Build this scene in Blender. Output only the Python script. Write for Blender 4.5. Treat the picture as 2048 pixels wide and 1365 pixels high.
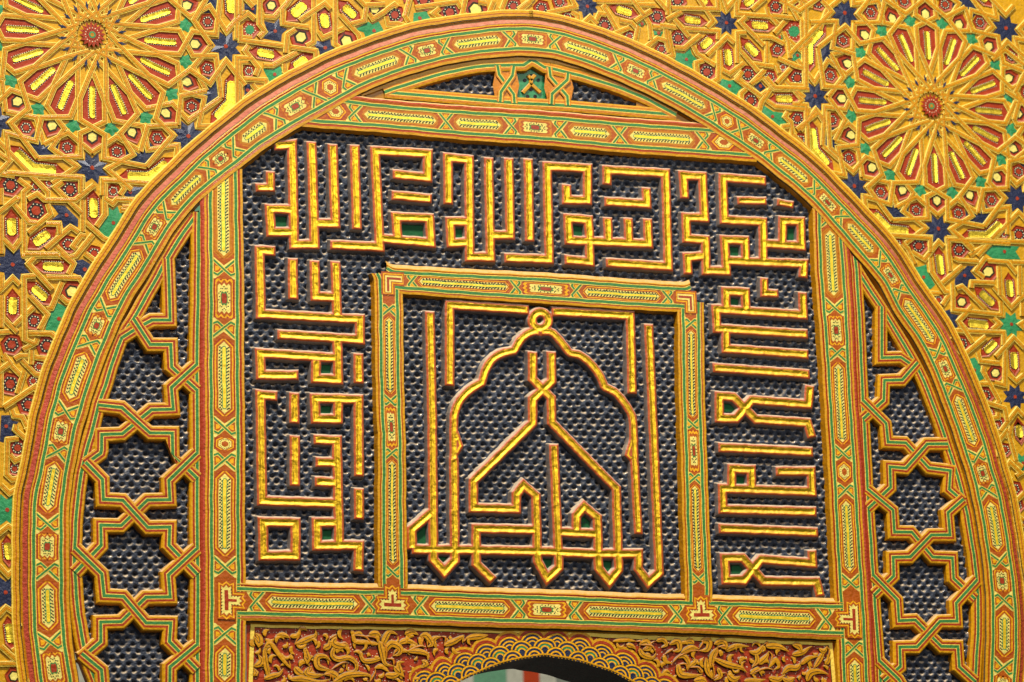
import bpy, math, random
import numpy as np
random.seed(7); RNG=np.random.default_rng(7)

# ------------------------------------------------------------------ camera, world, lamps
for o in list(bpy.data.objects): bpy.data.objects.remove(o)
SC=bpy.context.scene
YAW,PIT,ROL,FPX=math.radians(20.063),math.radians(13.744),math.radians(-1.648),7000.0
_cy,_sy,_cp,_sp=math.cos(YAW),math.sin(YAW),math.cos(PIT),math.sin(PIT)
FW=np.array([_sy*_cp,_cy*_cp,_sp]); _rt=np.array([_cy,-_sy,0.]); _up=np.cross(_rt,FW)
RT=math.cos(ROL)*_rt+math.sin(ROL)*_up; UP=-math.sin(ROL)*_rt+math.cos(ROL)*_up
DIST=6.9; CAM=-FW*DIST
cd=bpy.data.cameras.new('camera'); co=bpy.data.objects.new('camera',cd); SC.collection.objects.link(co)
from mathutils import Matrix, Vector
m=Matrix.Identity(4)
for i in range(3):
    m[i][0]=RT[i]; m[i][1]=UP[i]; m[i][2]=-FW[i]; m[i][3]=CAM[i]
co.matrix_world=m
cd.sensor_width=36; cd.lens=36*FPX/2048; cd.clip_end=200; cd.clip_start=.1
cd.dof.use_dof=True; cd.dof.focus_distance=6.80; cd.dof.aperture_fstop=5.0
SC.camera=co
w=bpy.data.worlds.new('World'); SC.world=w; w.use_nodes=True
w.node_tree.nodes['Background'].inputs[0].default_value=(.92,.96,1.,1); w.node_tree.nodes['Background'].inputs[1].default_value=.10
def area(name,loc,size,power,col,target=(0,0,0)):
    l=bpy.data.lights.new(name,'AREA'); l.energy=power; l.size=size; l.color=col
    o=bpy.data.objects.new(name,l); SC.collection.objects.link(o); o.location=loc
    o.rotation_euler=(Vector(target)-Vector(loc)).to_track_quat('-Z','Y').to_euler(); return o
area('upper_lamp',(-2.2,-4.4,8.8),.95,2000,(1.,.955,.83))
area('front_fill_lamp',(1.6,-4.6,1.9),1.6,52,(1.,.97,.92))  # added soft fill from the front, gives the gold something to reflect
area('sheen_lamp',(.25,-4.7,2.75),.55,48,(1.,.97,.93))  # added small lamp at the mirror angle, puts sheen on the upper left
vs=SC.view_settings; vs.view_transform='Standard'; vs.look='None'; vs.exposure=0; vs.gamma=1

# ------------------------------------------------------------------ wall coordinates (millimetres in the wall plane)
def Wm(p,d=0.):
    """photo point (2048 px frame) -> X,Z in mm on the plane standing d mm in front of the wall"""
    p=np.atleast_2d(np.asarray(p,float))
    r=FW[None]+(p[:,0:1]-1024)/FPX*RT-(p[:,1:2]-682.5)/FPX*UP
    t=(-d/1000.-CAM[1])/r[:,1:2]
    q=CAM[None]+r*t
    return q[:,[0,2]]*1000
def crop(x0,y0,s):
    def f(*pts): return [(x0+x/s,y0+y/s) for x,y in pts]
    return f

# ------------------------------------------------------------------ materials
MATS={}
def mat(name,col,rough=.34,metal=0.,dust=.55,bump=.38,var=.22,bscale=160.,coat=0.,spec=.5,wear=0.0):
    if name in MATS: return MATS[name]
    m=bpy.data.materials.new(name); m.use_nodes=True; nt=m.node_tree; N=nt.nodes; L=nt.links
    b=N['Principled BSDF']
    geo=N.new('ShaderNodeNewGeometry'); tc=geo.outputs['Position']
    n1=N.new('ShaderNodeTexNoise'); n1.inputs['Scale'].default_value=9; n1.inputs['Detail'].default_value=8; n1.inputs['Roughness'].default_value=.65
    n2=N.new('ShaderNodeTexNoise'); n2.inputs['Scale'].default_value=bscale; n2.inputs['Detail'].default_value=3
    n3=N.new('ShaderNodeTexNoise'); n3.inputs['Scale'].default_value=75; n3.inputs['Detail'].default_value=6; n3.inputs['Roughness'].default_value=.7
    for n in (n1,n2,n3): L.new(tc,n.inputs['Vector'])
    # uneven hand laid paint
    hsv=N.new('ShaderNodeHueSaturation'); hsv.inputs['Color'].default_value=(*col,1)
    mr=N.new('ShaderNodeMapRange'); mr.inputs['From Min'].default_value=.3; mr.inputs['From Max'].default_value=.7
    mr.inputs['To Min'].default_value=1-var; mr.inputs['To Max'].default_value=1+var
    av=N.new('ShaderNodeMath'); av.operation='ADD'; sc=N.new('ShaderNodeMath'); sc.operation='MULTIPLY'; sc.inputs[1].default_value=.5
    L.new(n1.outputs[0],av.inputs[0]); L.new(n3.outputs[0],av.inputs[1]); L.new(av.outputs[0],sc.inputs[0]); L.new(sc.outputs[0],mr.inputs['Value'])
    L.new(mr.outputs[0],hsv.inputs['Value'])
    # settled dust on faces that look up, broken by noise
    sep=N.new('ShaderNodeSeparateXYZ'); L.new(geo.outputs['Normal'],sep.inputs[0])
    dm=N.new('ShaderNodeMapRange'); dm.inputs['From Min'].default_value=.12; dm.inputs['From Max'].default_value=.62; L.new(sep.outputs['Z'],dm.inputs['Value'])
    dn=N.new('ShaderNodeMapRange'); dn.inputs['From Min'].default_value=.33; dn.inputs['From Max'].default_value=.6; L.new(n3.outputs[0],dn.inputs['Value'])
    dn.inputs['To Min'].default_value=.35
    dd=N.new('ShaderNodeMath'); dd.operation='MULTIPLY'; L.new(dm.outputs[0],dd.inputs[0]); L.new(dn.outputs[0],dd.inputs[1])
    de=N.new('ShaderNodeMath'); de.operation='MULTIPLY'; de.inputs[1].default_value=dust; L.new(dd.outputs[0],de.inputs[0])
    # faint general film of dust and rubbed spots
    fl=N.new('ShaderNodeMapRange'); fl.inputs['From Min'].default_value=.62; fl.inputs['From Max'].default_value=.80; fl.inputs['To Max'].default_value=.09+wear; L.new(n3.outputs[0],fl.inputs['Value'])
    mxm=N.new('ShaderNodeMath'); mxm.operation='MAXIMUM'; L.new(de.outputs[0],mxm.inputs[0]); L.new(fl.outputs[0],mxm.inputs[1])
    mix=N.new('ShaderNodeMixRGB'); mix.inputs[2].default_value=(.62,.47,.31,1); L.new(mxm.outputs[0],mix.inputs[0]); L.new(hsv.outputs[0],mix.inputs[1])
    L.new(mix.outputs[0],b.inputs['Base Color'])
    if metal:
        im=N.new('ShaderNodeMath'); im.operation='SUBTRACT'; im.inputs[0].default_value=1; L.new(mxm.outputs[0],im.inputs[1])
        mm=N.new('ShaderNodeMath'); mm.operation='MULTIPLY'; mm.inputs[1].default_value=metal; L.new(im.outputs[0],mm.inputs[0]); L.new(mm.outputs[0],b.inputs['Metallic'])
    rr=N.new('ShaderNodeMapRange'); rr.inputs['To Min'].default_value=rough-.12; rr.inputs['To Max'].default_value=rough+.16; L.new(n3.outputs[0],rr.inputs['Value'])
    ra=N.new('ShaderNodeMath'); ra.operation='ADD'; L.new(rr.outputs[0],ra.inputs[0]); L.new(de.outputs[0],ra.inputs[1]); L.new(ra.outputs[0],b.inputs['Roughness'])
    b.inputs['Specular IOR Level'].default_value=spec if metal else .22
    if coat and not metal: b.inputs['Coat Weight'].default_value=coat*.35; b.inputs['Coat Roughness'].default_value=.07
    bp=N.new('ShaderNodeBump'); bp.inputs['Strength'].default_value=bump; bp.inputs['Distance'].default_value=.0035
    ad=N.new('ShaderNodeMath'); ad.operation='ADD'; L.new(n2.outputs[0],ad.inputs[0]); L.new(n3.outputs[0],ad.inputs[1])
    L.new(ad.outputs[0],bp.inputs['Height']); L.new(bp.outputs[0],b.inputs['Normal'])
    MATS[name]=m; return m
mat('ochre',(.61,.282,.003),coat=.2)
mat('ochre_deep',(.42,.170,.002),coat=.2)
mat('orange',(.56,.185,.003),coat=.2)
mat('amber',(.80,.37,.003))
mat('tan',(.49,.175,.004),coat=.15)
mat('counter_green',(.008,.085,.025),rough=.7,dust=.8)
mat('pale',(.86,.60,.085),coat=.1)
mat('cream',(.80,.65,.15))
mat('red',(.34,.034,.005),rough=.4,coat=.3)
mat('rust',(.40,.082,.003),coat=.15)
mat('brick',(.42,.055,.025),rough=.5,wear=.35,dust=.7,bump=.7)
mat('green',(.045,.20,.045),coat=.1)
mat('leaf_green',(.03,.24,.085),rough=.35,coat=.35,bump=.45)
mat('navy',(.018,.024,.060),rough=.35,coat=.45,bump=.6,dust=.6)
mat('ground',(.034,.042,.064),rough=.45,dust=1.,bump=1.,bscale=260,coat=.5,var=.5,wear=.26)
mat('black',(.012,.010,.008))
mat('dot',(.80,.72,.45))
mat('line',(.03,.018,.006))
mat('gold',(.92,.58,.035),rough=.30,metal=.75,bump=.55,bscale=90,var=.15,dust=.5)
mat('foil',(1.,.70,.05),rough=.30,metal=.8,bump=.35,bscale=70,var=.1,dust=.2)
mat('rod_yellow',(.88,.58,.015),rough=.3,metal=.25,bump=.35,bscale=60,var=.25)
mat('leaf_ochre',(.58,.25,.003),coat=.4)
mat('plaster',(.58,.29,.006),coat=.15)
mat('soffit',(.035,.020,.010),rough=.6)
mat('dull',(.10,.055,.02),rough=.7)
# gilded letters: paint switches from red rim to gold leaf by the stored distance to the stroke's edge
def rim_gold():
    m=mat('rim_gold',(.92,.58,.035),rough=.30,metal=.9,bump=.55,bscale=90,var=.15,dust=.8)
    nt=m.node_tree;N=nt.nodes;L=nt.links
    at=N.new('ShaderNodeAttribute'); at.attribute_name='edge'
    ns=[n for n in N if n.type=='TEX_NOISE'][2]
    wob=N.new('ShaderNodeMath'); wob.operation='MULTIPLY_ADD'; wob.inputs[1].default_value=1.6; L.new(ns.outputs[0],wob.inputs[0]); L.new(at.outputs['Fac'],wob.inputs[2])
    st=N.new('ShaderNodeMapRange'); st.inputs['From Min'].default_value=3.5+.6; st.inputs['From Max'].default_value=3.9+.6; L.new(wob.outputs[0],st.inputs['Value'])
    hs=[n for n in N if n.type=='HUE_SAT'][0]
    mx=N.new('ShaderNodeMixRGB'); mx.inputs[1].default_value=(.48,.085,.010,1); mx.inputs[2].default_value=(.95,.56,.025,1); L.new(st.outputs[0],mx.inputs[0]); L.new(mx.outputs[0],hs.inputs['Color'])
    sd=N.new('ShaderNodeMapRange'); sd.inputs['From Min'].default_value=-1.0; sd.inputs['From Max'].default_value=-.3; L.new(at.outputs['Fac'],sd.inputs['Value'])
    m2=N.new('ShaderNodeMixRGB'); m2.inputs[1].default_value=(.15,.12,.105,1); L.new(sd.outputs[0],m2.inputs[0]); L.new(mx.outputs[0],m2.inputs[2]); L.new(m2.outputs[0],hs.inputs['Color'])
    b=N['Principled BSDF']; old=b.inputs['Metallic'].links[0].from_socket
    mm=N.new('ShaderNodeMath'); mm.operation='MULTIPLY'; L.new(old,mm.inputs[0]); L.new(st.outputs[0],mm.inputs[1]); L.new(mm.outputs[0],b.inputs['Metallic'])
rim_gold()

# ------------------------------------------------------------------ mesh builder
class MB:
    def __init__(s): s.v=[]; s.f=[]; s.m=[]; s.slots=[]
    def slot(s,n):
        if n not in s.slots: s.slots.append(n)
        return s.slots.index(n)
    def add(s,verts,faces,mats):
        o=len(s.v); s.v.extend(verts)
        for f in faces: s.f.append(tuple(i+o for i in f))
        s.m.extend(mats)
    def poly(s,pts,d,mname):
        """flat polygon in wall mm at height d"""
        pts=list(pts); a=0
        for i in range(len(pts)):
            x0,y0=pts[i];x1,y1=pts[(i+1)%len(pts)]; a+=x0*y1-x1*y0
        if a<0: pts=pts[::-1]
        s.add([(x/1000,-d/1000,z/1000) for x,z in pts],[tuple(range(len(pts)))],[s.slot(mname)])
    def slab(s,pts,d,depth,bev,mname,side=None):
        pts=np.array(pts); n=len(pts)
        a=sum(pts[i][0]*pts[(i+1)%n][1]-pts[(i+1)%n][0]*pts[i][1] for i in range(n))
        if a<0: pts=pts[::-1]
        c=offset_closed(pts,bev)
        V=[(x/1000,-d/1000,z/1000) for x,z in pts]+[(x/1000,-(d-depth)/1000,z/1000) for x,z in c]
        s.add(V,[tuple(range(n))]+[(i,n+i,n+(i+1)%n,(i+1)%n) for i in range(n)],[s.slot(mname)]+[s.slot(side or mname)]*n)
    def build(s,name,parent=None,smooth=False,warp=True):
        if warp:   # nothing here was cut by machine: lines wander and surfaces roll a little
            A=np.array(s.v)*1000; x,z=A[:,0].copy(),A[:,2].copy()
            A[:,0]+=.35*np.sin(z/13.+x/31.)+.22*np.sin(z/7.1-x/19.+1.7)+.5*np.sin(z/47.)
            A[:,2]+=.35*np.sin(x/12.-z/29.+.6)+.22*np.sin(x/6.7+z/17.)+.5*np.sin(x/53.)
            s.v=[tuple(q) for q in A/1000]
        me=bpy.data.meshes.new(name); me.from_pydata(s.v,[],s.f)
        for n in s.slots: me.materials.append(MATS[n])
        me.polygons.foreach_set('material_index',s.m)
        if smooth: me.polygons.foreach_set('use_smooth',[True]*len(s.f))
        me.update()
        o=bpy.data.objects.new(name,me); SC.collection.objects.link(o)
        if parent: o.parent=parent
        return o
def offset_closed(pts,t):
    n=len(pts); out=[]
    for i in range(n):
        a,b,c=pts[i-1],pts[i],pts[(i+1)%n]
        e0=(b-a)/max(1e-6,np.hypot(*(b-a))); e1=(c-b)/max(1e-6,np.hypot(*(c-b)))
        n0=np.array([e0[1],-e0[0]]); n1=np.array([e1[1],-e1[0]]); m_=n0+n1; l=m_@m_
        m_=m_*(2/l) if l>.35 else n0
        out.append(b+m_*t)
    return np.array(out)
def miters(P,closed=False):
    P=np.asarray(P,float); n=len(P); M=np.zeros((n,2))
    for i in range(n):
        if closed or 0<i<n-1:
            a,b,c=P[i-1],P[i],P[(i+1)%n]
            e0=(b-a)/max(1e-6,np.hypot(*(b-a))); e1=(c-b)/max(1e-6,np.hypot(*(c-b)))
        elif i==0: e0=e1=(P[1]-P[0])/max(1e-6,np.hypot(*(P[1]-P[0])))
        else: e0=e1=(P[-1]-P[-2])/max(1e-6,np.hypot(*(P[-1]-P[-2])))
        n0=np.array([-e0[1],e0[0]]); n1=np.array([-e1[1],e1[0]]); m_=n0+n1; l=m_@m_
        M[i]=m_*(2/l) if l>.5 else m_*(2/.5)
    return M
def sweep(mb,P,prof,mats,closed=False,d0=0.,ws=None,M=None):
    """P in wall mm; prof = [(t mm to the left, height mm)]; mats one per facet"""
    P=np.asarray(P,float); n=len(P); M=miters(P,closed) if M is None else M
    V=[]
    for i in range(n):
        k=1 if ws is None else ws[i]
        for t,h in prof:
            q=P[i]+M[i]*t*k
            V.append((q[0]/1000,-(h*(k if ws is not None else 1)+d0)/1000,q[1]/1000))
    k=len(prof); F=[];MM=[]; sl=[mb.slot(x) for x in mats]
    for i in range(n if closed else n-1):
        j=(i+1)%n
        for a in range(k-1):
            F.append((i*k+a,i*k+a+1,j*k+a+1,j*k+a)); MM.append(sl[a])
    mb.add(V,F,MM)
def resample(P,step):
    P=np.asarray(P,float); s=np.r_[0,np.cumsum(np.hypot(*np.diff(P,axis=0).T))]
    n=max(2,int(s[-1]/step)+1); t=np.linspace(0,s[-1],n)
    return np.c_[np.interp(t,s,P[:,0]),np.interp(t,s,P[:,1])]
def densify(P,step):
    out=[P[0]]
    for a,b in zip(P[:-1],P[1:]):
        a=np.array(a);b=np.array(b);k=max(1,int(np.hypot(*(b-a))/step))
        for i in range(1,k+1): out.append(a+(b-a)*i/k)
    return np.array(out)
def spline(P,step):
    P=np.asarray(P,float); Q=np.vstack([2*P[0]-P[1],P,2*P[-1]-P[-2]]); out=[]
    for i in range(1,len(Q)-2):
        for t in np.linspace(0,1,12,endpoint=False):
            a,b,c,d=Q[i-1],Q[i],Q[i+1],Q[i+2]
            out.append(.5*((2*b)+(-a+c)*t+(2*a-5*b+4*c-d)*t*t+(-a+3*b-3*c+d)*t**3))
    out.append(P[-1]); return resample(np.array(out),step)
def smooth(P,k=5):
    P=P.copy(); ker=np.ones(k)/k
    for _ in range(2):
        for c in (0,1): P[k:-k,c]=np.convolve(P[:,c],ker,'same')[k:-k]
    return P
def inside(p,poly):
    x,y=p; r=False; n=len(poly); j=n-1
    for i in range(n):
        if (poly[i][1]>y)!=(poly[j][1]>y) and x<(poly[j][0]-poly[i][0])*(y-poly[i][1])/(poly[j][1]-poly[i][1])+poly[i][0]: r=not r
        j=i
    return r
def thing(name,label,cat,loc=(0,0,0),group=None):
    o=bpy.data.objects.new(name,None); SC.collection.objects.link(o); o.location=loc
    o['label']=label; o['category']=cat
    if group: o['group']=group
    return o
# things keep their base at the wall origin so the parts below use wall coordinates directly

# ------------------------------------------------------------------ heights (mm in front of the wall plane)
D_FRAME=0.; D_BACK=-14.; D_LET=-4.; D_LAT=-3.; STEP=.07

# ================================================================== arch lines traced on the wall
G1px=[(86,1392),(83,1365),(77,1322),(68.5,1247),(66.5,1146),(67.5,1070),(69,1009),(74,976),(81,947),(88.5,909),(94,872),(101,835),(110,805),(120,768),(132,734),(147,699),(161,664),(177,626),(200,585),(232,532),(255,500),(278,461),(311,412),(342,381),(368,355),(397,326),(435,293),(474,262),(515,229),(556,203),(605,174),(643,155),(673,140),(714,124),(761,107),(831,84),(901,71),(971,62),(1030,58),(1089,62),(1138,73),(1186,88),(1247,111),(1309,140),(1382,179),(1431,207),(1470,231),(1502,252),(1532,276),(1561,298),(1590,321),(1620,347),(1648,376),(1681,410),(1723,454),(1758,491),(1791,537),(1819,583),(1854,632),(1881,675),(1909,737),(1931,786),(1952,841),(1968,888),(1983,945),(1996,985),(2009,1050),(2019,1116),(2027,1181),(2031,1246),(2031,1311),(2028,1360),(2024,1395)]
G2px=[(144,1392),(140,1360),(130,1298),(122.5,1222),(121.5,1146),(122,1070),(122.6,1009),(126,984),(131,947),(137.6,909),(144.5,872),(153,837),(163,812),(172,778),(188,734),(201,699),(223,646),(243,602),(264,568),(290,529),(321,475),(340,447),(372,408),(400,381),(430,356),(464,330),(521,285),(583,246),(644,213),(701,181),(732,166),(761,154),(807,138),(854,124),(901,112),(948,105),(995,100),(1042,98),(1099,102),(1150,115),(1211,137),(1272,163),(1321,187),(1382,221),(1431,251),(1473,279),(1524,311),(1546,330),(1568,348),(1597,370),(1632,403),(1660,435),(1692,471),(1736,522),(1771,562),(1798,620),(1835,669),(1866,725),(1888,780),(1909,835),(1928,894),(1943,940),(1955,985),(1968,1050),(1978,1116),(1984,1181),(1985.5,1246),(1984.5,1311),(1983,1360),(1981,1395)]
G1=smooth(spline(Wm(G1px),8)); G2=smooth(spline(Wm(G2px),8))

class Band:
    """painted band between two green lines given as wall curves"""
    def __init__(s,A,B,n=None):
        A=np.asarray(A);B=np.asarray(B)
        LA=np.hypot(*np.diff(A,axis=0).T).sum(); n=n or max(8,int(LA/8))
        def rs(P):
            t=np.r_[0,np.cumsum(np.hypot(*np.diff(P,axis=0).T))]; u=np.linspace(0,t[-1],n); return np.c_[np.interp(u,t,P[:,0]),np.interp(u,t,P[:,1])]
        A=rs(A)
        # pair each point of A with the nearest of B
        Bd=resample(B,2.); idx=[np.argmin(((Bd-a)**2).sum(1)) for a in A]
        idx=np.maximum.accumulate(idx); B=Bd[idx]
        k=9 if n>30 else 1
        if k>1: B=smooth(B,5)
        s.C=(A+B)/2; s.H=np.hypot(*(A-B).T)/2
        s.s=np.r_[0,np.cumsum(np.hypot(*np.diff(s.C,axis=0).T))]
        s.N=miters(s.C); s.N/=np.hypot(*s.N.T)[:,None]
        # make +t point to A's side
        sg=np.sign(((A-s.C)*s.N).sum(1).mean()); s.N*=sg; s.sg=sg; s.L=s.s[-1]
    def h(s,x): return np.interp(x,s.s,s.H)
    def at(s,x,t):
        c=np.array([np.interp(x,s.s,s.C[:,0]),np.interp(x,s.s,s.C[:,1])]); n=np.array([np.interp(x,s.s,s.N[:,0]),np.interp(x,s.s,s.N[:,1])])
        n/=np.hypot(*n)
        if x<0: c=c+(s.C[0]-s.C[1])/np.hypot(*(s.C[0]-s.C[1]))*(-x)
        if x>s.L: c=c+(s.C[-1]-s.C[-2])/np.hypot(*(s.C[-1]-s.C[-2]))*(x-s.L)
        return c+n*t
    def proj(s,px):
        q=Wm([px])[0]; D=resample(s.C,1.); i=np.argmin(((D-q)**2).sum(1)); return i*s.L/(len(D)-1)
    def shape(s,mb,st,d,mname):
        pts=densify(st+[st[0]],14)[:-1]; mb.poly([s.at(a,b) for a,b in pts],d,mname)
    def base(s,mb,d,outer,inner,field='rust'):
        """outer/inner: mouldings beyond the green lines, [(distance mm, height, material)...] on the +t and -t side"""
        n=len(s.C); cols=[]; mats=[]
        for dist,hh,mn in reversed(outer): cols.append((1,dist,hh)); mats.append(mn)
        cols.append((1,0,0)); mats.append(field); cols.append((-1,0,0))
        for dist,hh,mn in inner: cols.append((-1,-dist,hh)); mats.append(mn)
        V=[]
        for i in range(n):
            for sg,dist,hh in cols:
                q=s.C[i]+s.N[i]*(s.H[i]*sg+dist); V.append((q[0]/1000,-(d+hh)/1000,q[1]/1000))
        k=len(cols); F=[];MM=[]
        for i in range(n-1):
            for a in range(k-1): 
                f=(i*k+a,i*k+a+1,(i+1)*k+a+1,(i+1)*k+a); F.append(f if s.sg<0 else f[::-1]); MM.append(mb.slot(mats[a]))
        mb.add(V,F,MM)
    def lines(s,mb,d):
        for sg in (1,-1):
            P=np.array([c+n_*(h_*sg) for c,n_,h_ in zip(s.C,s.N,s.H)])
            sweep(mb,P,[(-4.4,0),(-3.0,0),(3.0,0),(4.4,0)],['pale','green','pale'],d0=d+STEP*10)

def line_st(B,mb,st,w,d,mname):
    P=np.array([B.at(a,b) for a,b in densify(st,14)]); sweep(mb,P,[(-w/2,0),(w/2,0)],[mname],d0=d)
def cartouche(B,mb,s0,s1,d,rod='ochre_gold'):
    c=(s0+s1)/2; L=(s1-s0)/2; w=B.h(c)-4
    def hx(k,ex=0):
        ww=w*k; l=L-(w-ww)*1.25-ex; return [(c-l,0),(c-l+ww*.95,ww),(c+l-ww*.95,ww),(c+l,0),(c+l-ww*.95,-ww),(c-l+ww*.95,-ww)]
    hi=B.at(c,0)[1]>190; B.shape(mb,hx(1.0),d+STEP,'tan' if hi else 'red'); B.shape(mb,hx(.84),d+2*STEP,'rust' if hi else 'amber'); B.shape(mb,hx(.77 if hi else .71),d+3*STEP,'tan' if hi else 'rust')
    B.shape(mb,hx(.54),d+4*STEP,'cream')
    ww=w*.54; l=L-(w-ww)*1.25-ww*.7
    n=max(2,int(2*l/6.4))
    for sg in (1,-1):
        for row,off in ((.75,0),(.47,2.4)):
            for i in range(n):
                x=c-l+2*l*(i+.5)/n+off+random.uniform(-.6,.6); t=sg*ww*row+random.uniform(-.4,.4); r=2.1
                B.shape(mb,[(x-r,t-1.7),(x+r*.3,t-1.8),(x+r,t+1.6),(x-r*.3,t+1.8)],d+5*STEP,'black')
    l2=L-(w-ww)*1.25-ww*.75; r=ww*.42
    for k,mn,q in ((1,'leaf_green',6),(.68,'rod_yellow',7)):
        rr=r*k; l3=l2-(1-k)*r
        B.shape(mb,[(c-l3,-rr*.5),(c-l3,rr*.5),(c-l3+rr,rr),(c+l3-rr,rr),(c+l3,rr*.5),(c+l3,-rr*.5),(c+l3-rr,-rr),(c-l3+rr,-rr)],d+q*STEP,mn)
def starbox(B,mb,s0,s1,d,small=False):
    c=(s0+s1)/2; L=(s1-s0)/2; w=B.h(c)-4
    def zz(k,kl):
        ww=w*k*.92; l=L*kl; z=w*.30*k
        e=[(c+l-z,ww),(c+l,ww*.72),(c+l-z,ww*.36),(c+l+z*.4,0),(c+l-z,-ww*.36),(c+l,-ww*.72),(c+l-z,-ww)]
        return e+[(2*c-a,b) for a,b in e[::-1]]
    hi=B.at(c,0)[1]>190; B.shape(mb,zz(1.,1.),d+STEP,'tan' if hi else 'red'); B.shape(mb,zz(.86,.88),d+2*STEP,'orange' if hi else 'amber'); B.shape(mb,zz(.72,.72),d+3*STEP,'red') if False else None
    B.shape(mb,zz(.76,.77),d+2.5*STEP,'rust'); B.shape(mb,zz(.62,.63),d+3*STEP,'cream')
    for k in range(22):
        a=2*math.pi*k/22; rr=.43+.07*(k%2); x=c+math.cos(a)*L*rr*1.02; t=math.sin(a)*w*rr
        B.shape(mb,[(x-1.5,t-1.1),(x+.6,t-1.3),(x+1.5,t+1.1),(x-.6,t+1.3)],d+4*STEP,'black')
    for k,mn,q in ((.32,'green',5),(.24,'red',6)):
        B.shape(mb,[(c-L*k,-w*k*.6),(c-L*k*.8,0),(c-L*k,w*k*.6),(c-L*k*.5,w*k),(c+L*k*.5,w*k),(c+L*k,w*k*.6),(c+L*k*.8,0),(c+L*k,-w*k*.6),(c+L*k*.5,-w*k),(c-L*k*.5,-w*k)],d+q*STEP,mn)
def hexbox(B,mb,s0,s1,d):
    c=(s0+s1)/2; L=(s1-s0)/2; w=B.h(c)-4
    for k,mn,q in ((.95,'red',1),(.80,'amber',2),(.68,'rust',3),(.58,'cream',4),(.30,'rust',6)):
        B.shape(mb,[(c-L*k,0),(c-L*k*.45,w*k),(c+L*k*.45,w*k),(c+L*k,0),(c+L*k*.45,-w*k),(c-L*k*.45,-w*k)],d+q*STEP,mn)
    for k in range(16):
        a=2*math.pi*k/16; x=c+math.cos(a)*L*.45; t=math.sin(a)*w*.44
        B.shape(mb,[(x-.9,t-.8),(x+.6,t-.9),(x+.9,t+.8),(x-.6,t+.9)],d+5*STEP,'black')
def knot(B,mb,s,a,d,flip=0):
    w=B.h(s)
    B.shape(mb,[(s-a,w),(s+a,w),(s+a,-w),(s-a,-w)],d+1.5*STEP,'cream')
    # little coloured kites either side of the crossing and the field beyond it
    for sg in (1,-1):
        B.shape(mb,[(s-a*.52,sg*w*.80),(s+a*.52,sg*w*.80),(s+a*.34,sg*w*.42),(s,sg*w*.20),(s-a*.34,sg*w*.42)],d+2.5*STEP,'rust')
        B.shape(mb,[(s-a*.26,sg*w*.68),(s+a*.26,sg*w*.68),(s+a*.18,sg*w*.45),(s,sg*w*.34),(s-a*.18,sg*w*.45)],d+3.5*STEP,'amber')
        x=sg
        B.shape(mb,[(s+x*a,w*.72),(s+x*a,-w*.72),(s+x*a*.30,0)],d+2.5*STEP,'rust')
    dirs=[((s-a,-w),(s+a*.62,w*.50),(s+a*.36,w)),((s-a,w),(s+a*.62,-w*.50),(s+a*.36,-w))]
    if flip: dirs=[[(2*s-x,t) for x,t in D] for D in dirs]
    if flip is None: dirs=[((s-a,-w),(s+a,w)),((s-a,w),(s+a,-w))]
    for i,D in enumerate(dirs):
        line_st(B,mb,list(D),6.4,d+(4.5+2*i)*STEP,'pale'); line_st(B,mb,list(D),4.0,d+(5.5+2*i)*STEP,'green')
def pattern(B,items,parent,d,name_base):
    """items: ordered [(kind, px)] with kinds c cartouche, s star, h hexagon, t T star, x crossing"""
    it=[(k,B.proj(p)) for k,p in items]
    if it[0][1]>it[-1][1]: it=it[::-1]
    A=lambda s:B.h(s)*.80
    for i,(k,s) in enumerate(it):
        if k!='x': continue
        mk=MB()
        nxt=[q for q in it[i+1:i+2]]; prv=it[i-1:i] if i else []
        longn=nxt and nxt[0][0]=='c'; longp=prv and prv[0][0]=='c'
        knot(B,mk,s,A(s),d,flip=0 if not longn else 1) if (bool(longn)!=bool(longp)) else knot(B,mk,s,A(s),d,flip=None)
        mk.build('interlace_knot',parent)
    for i,(k,s) in enumerate(it):
        if k=='x': continue
        lo=next((q[1]+A(q[1])*.62 for q in it[:i][::-1] if q[0]=='x'),None); hi=next((q[1]-A(q[1])*.62 for q in it[i+1:] if q[0]=='x'),None)
        if lo is None: lo=(2*s-hi) if hi else s-30
        if hi is None: hi=2*s-lo
        mb=MB()
        if k=='c': cartouche(B,mb,lo,hi,d); nm='cartouche'
        elif k in 'st': starbox(B,mb,lo,hi,d); nm='star_cartouche'
        else: hexbox(B,mb,lo,hi,d); nm='hexagon_cartouche'
        mb.build(nm,parent)

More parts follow.
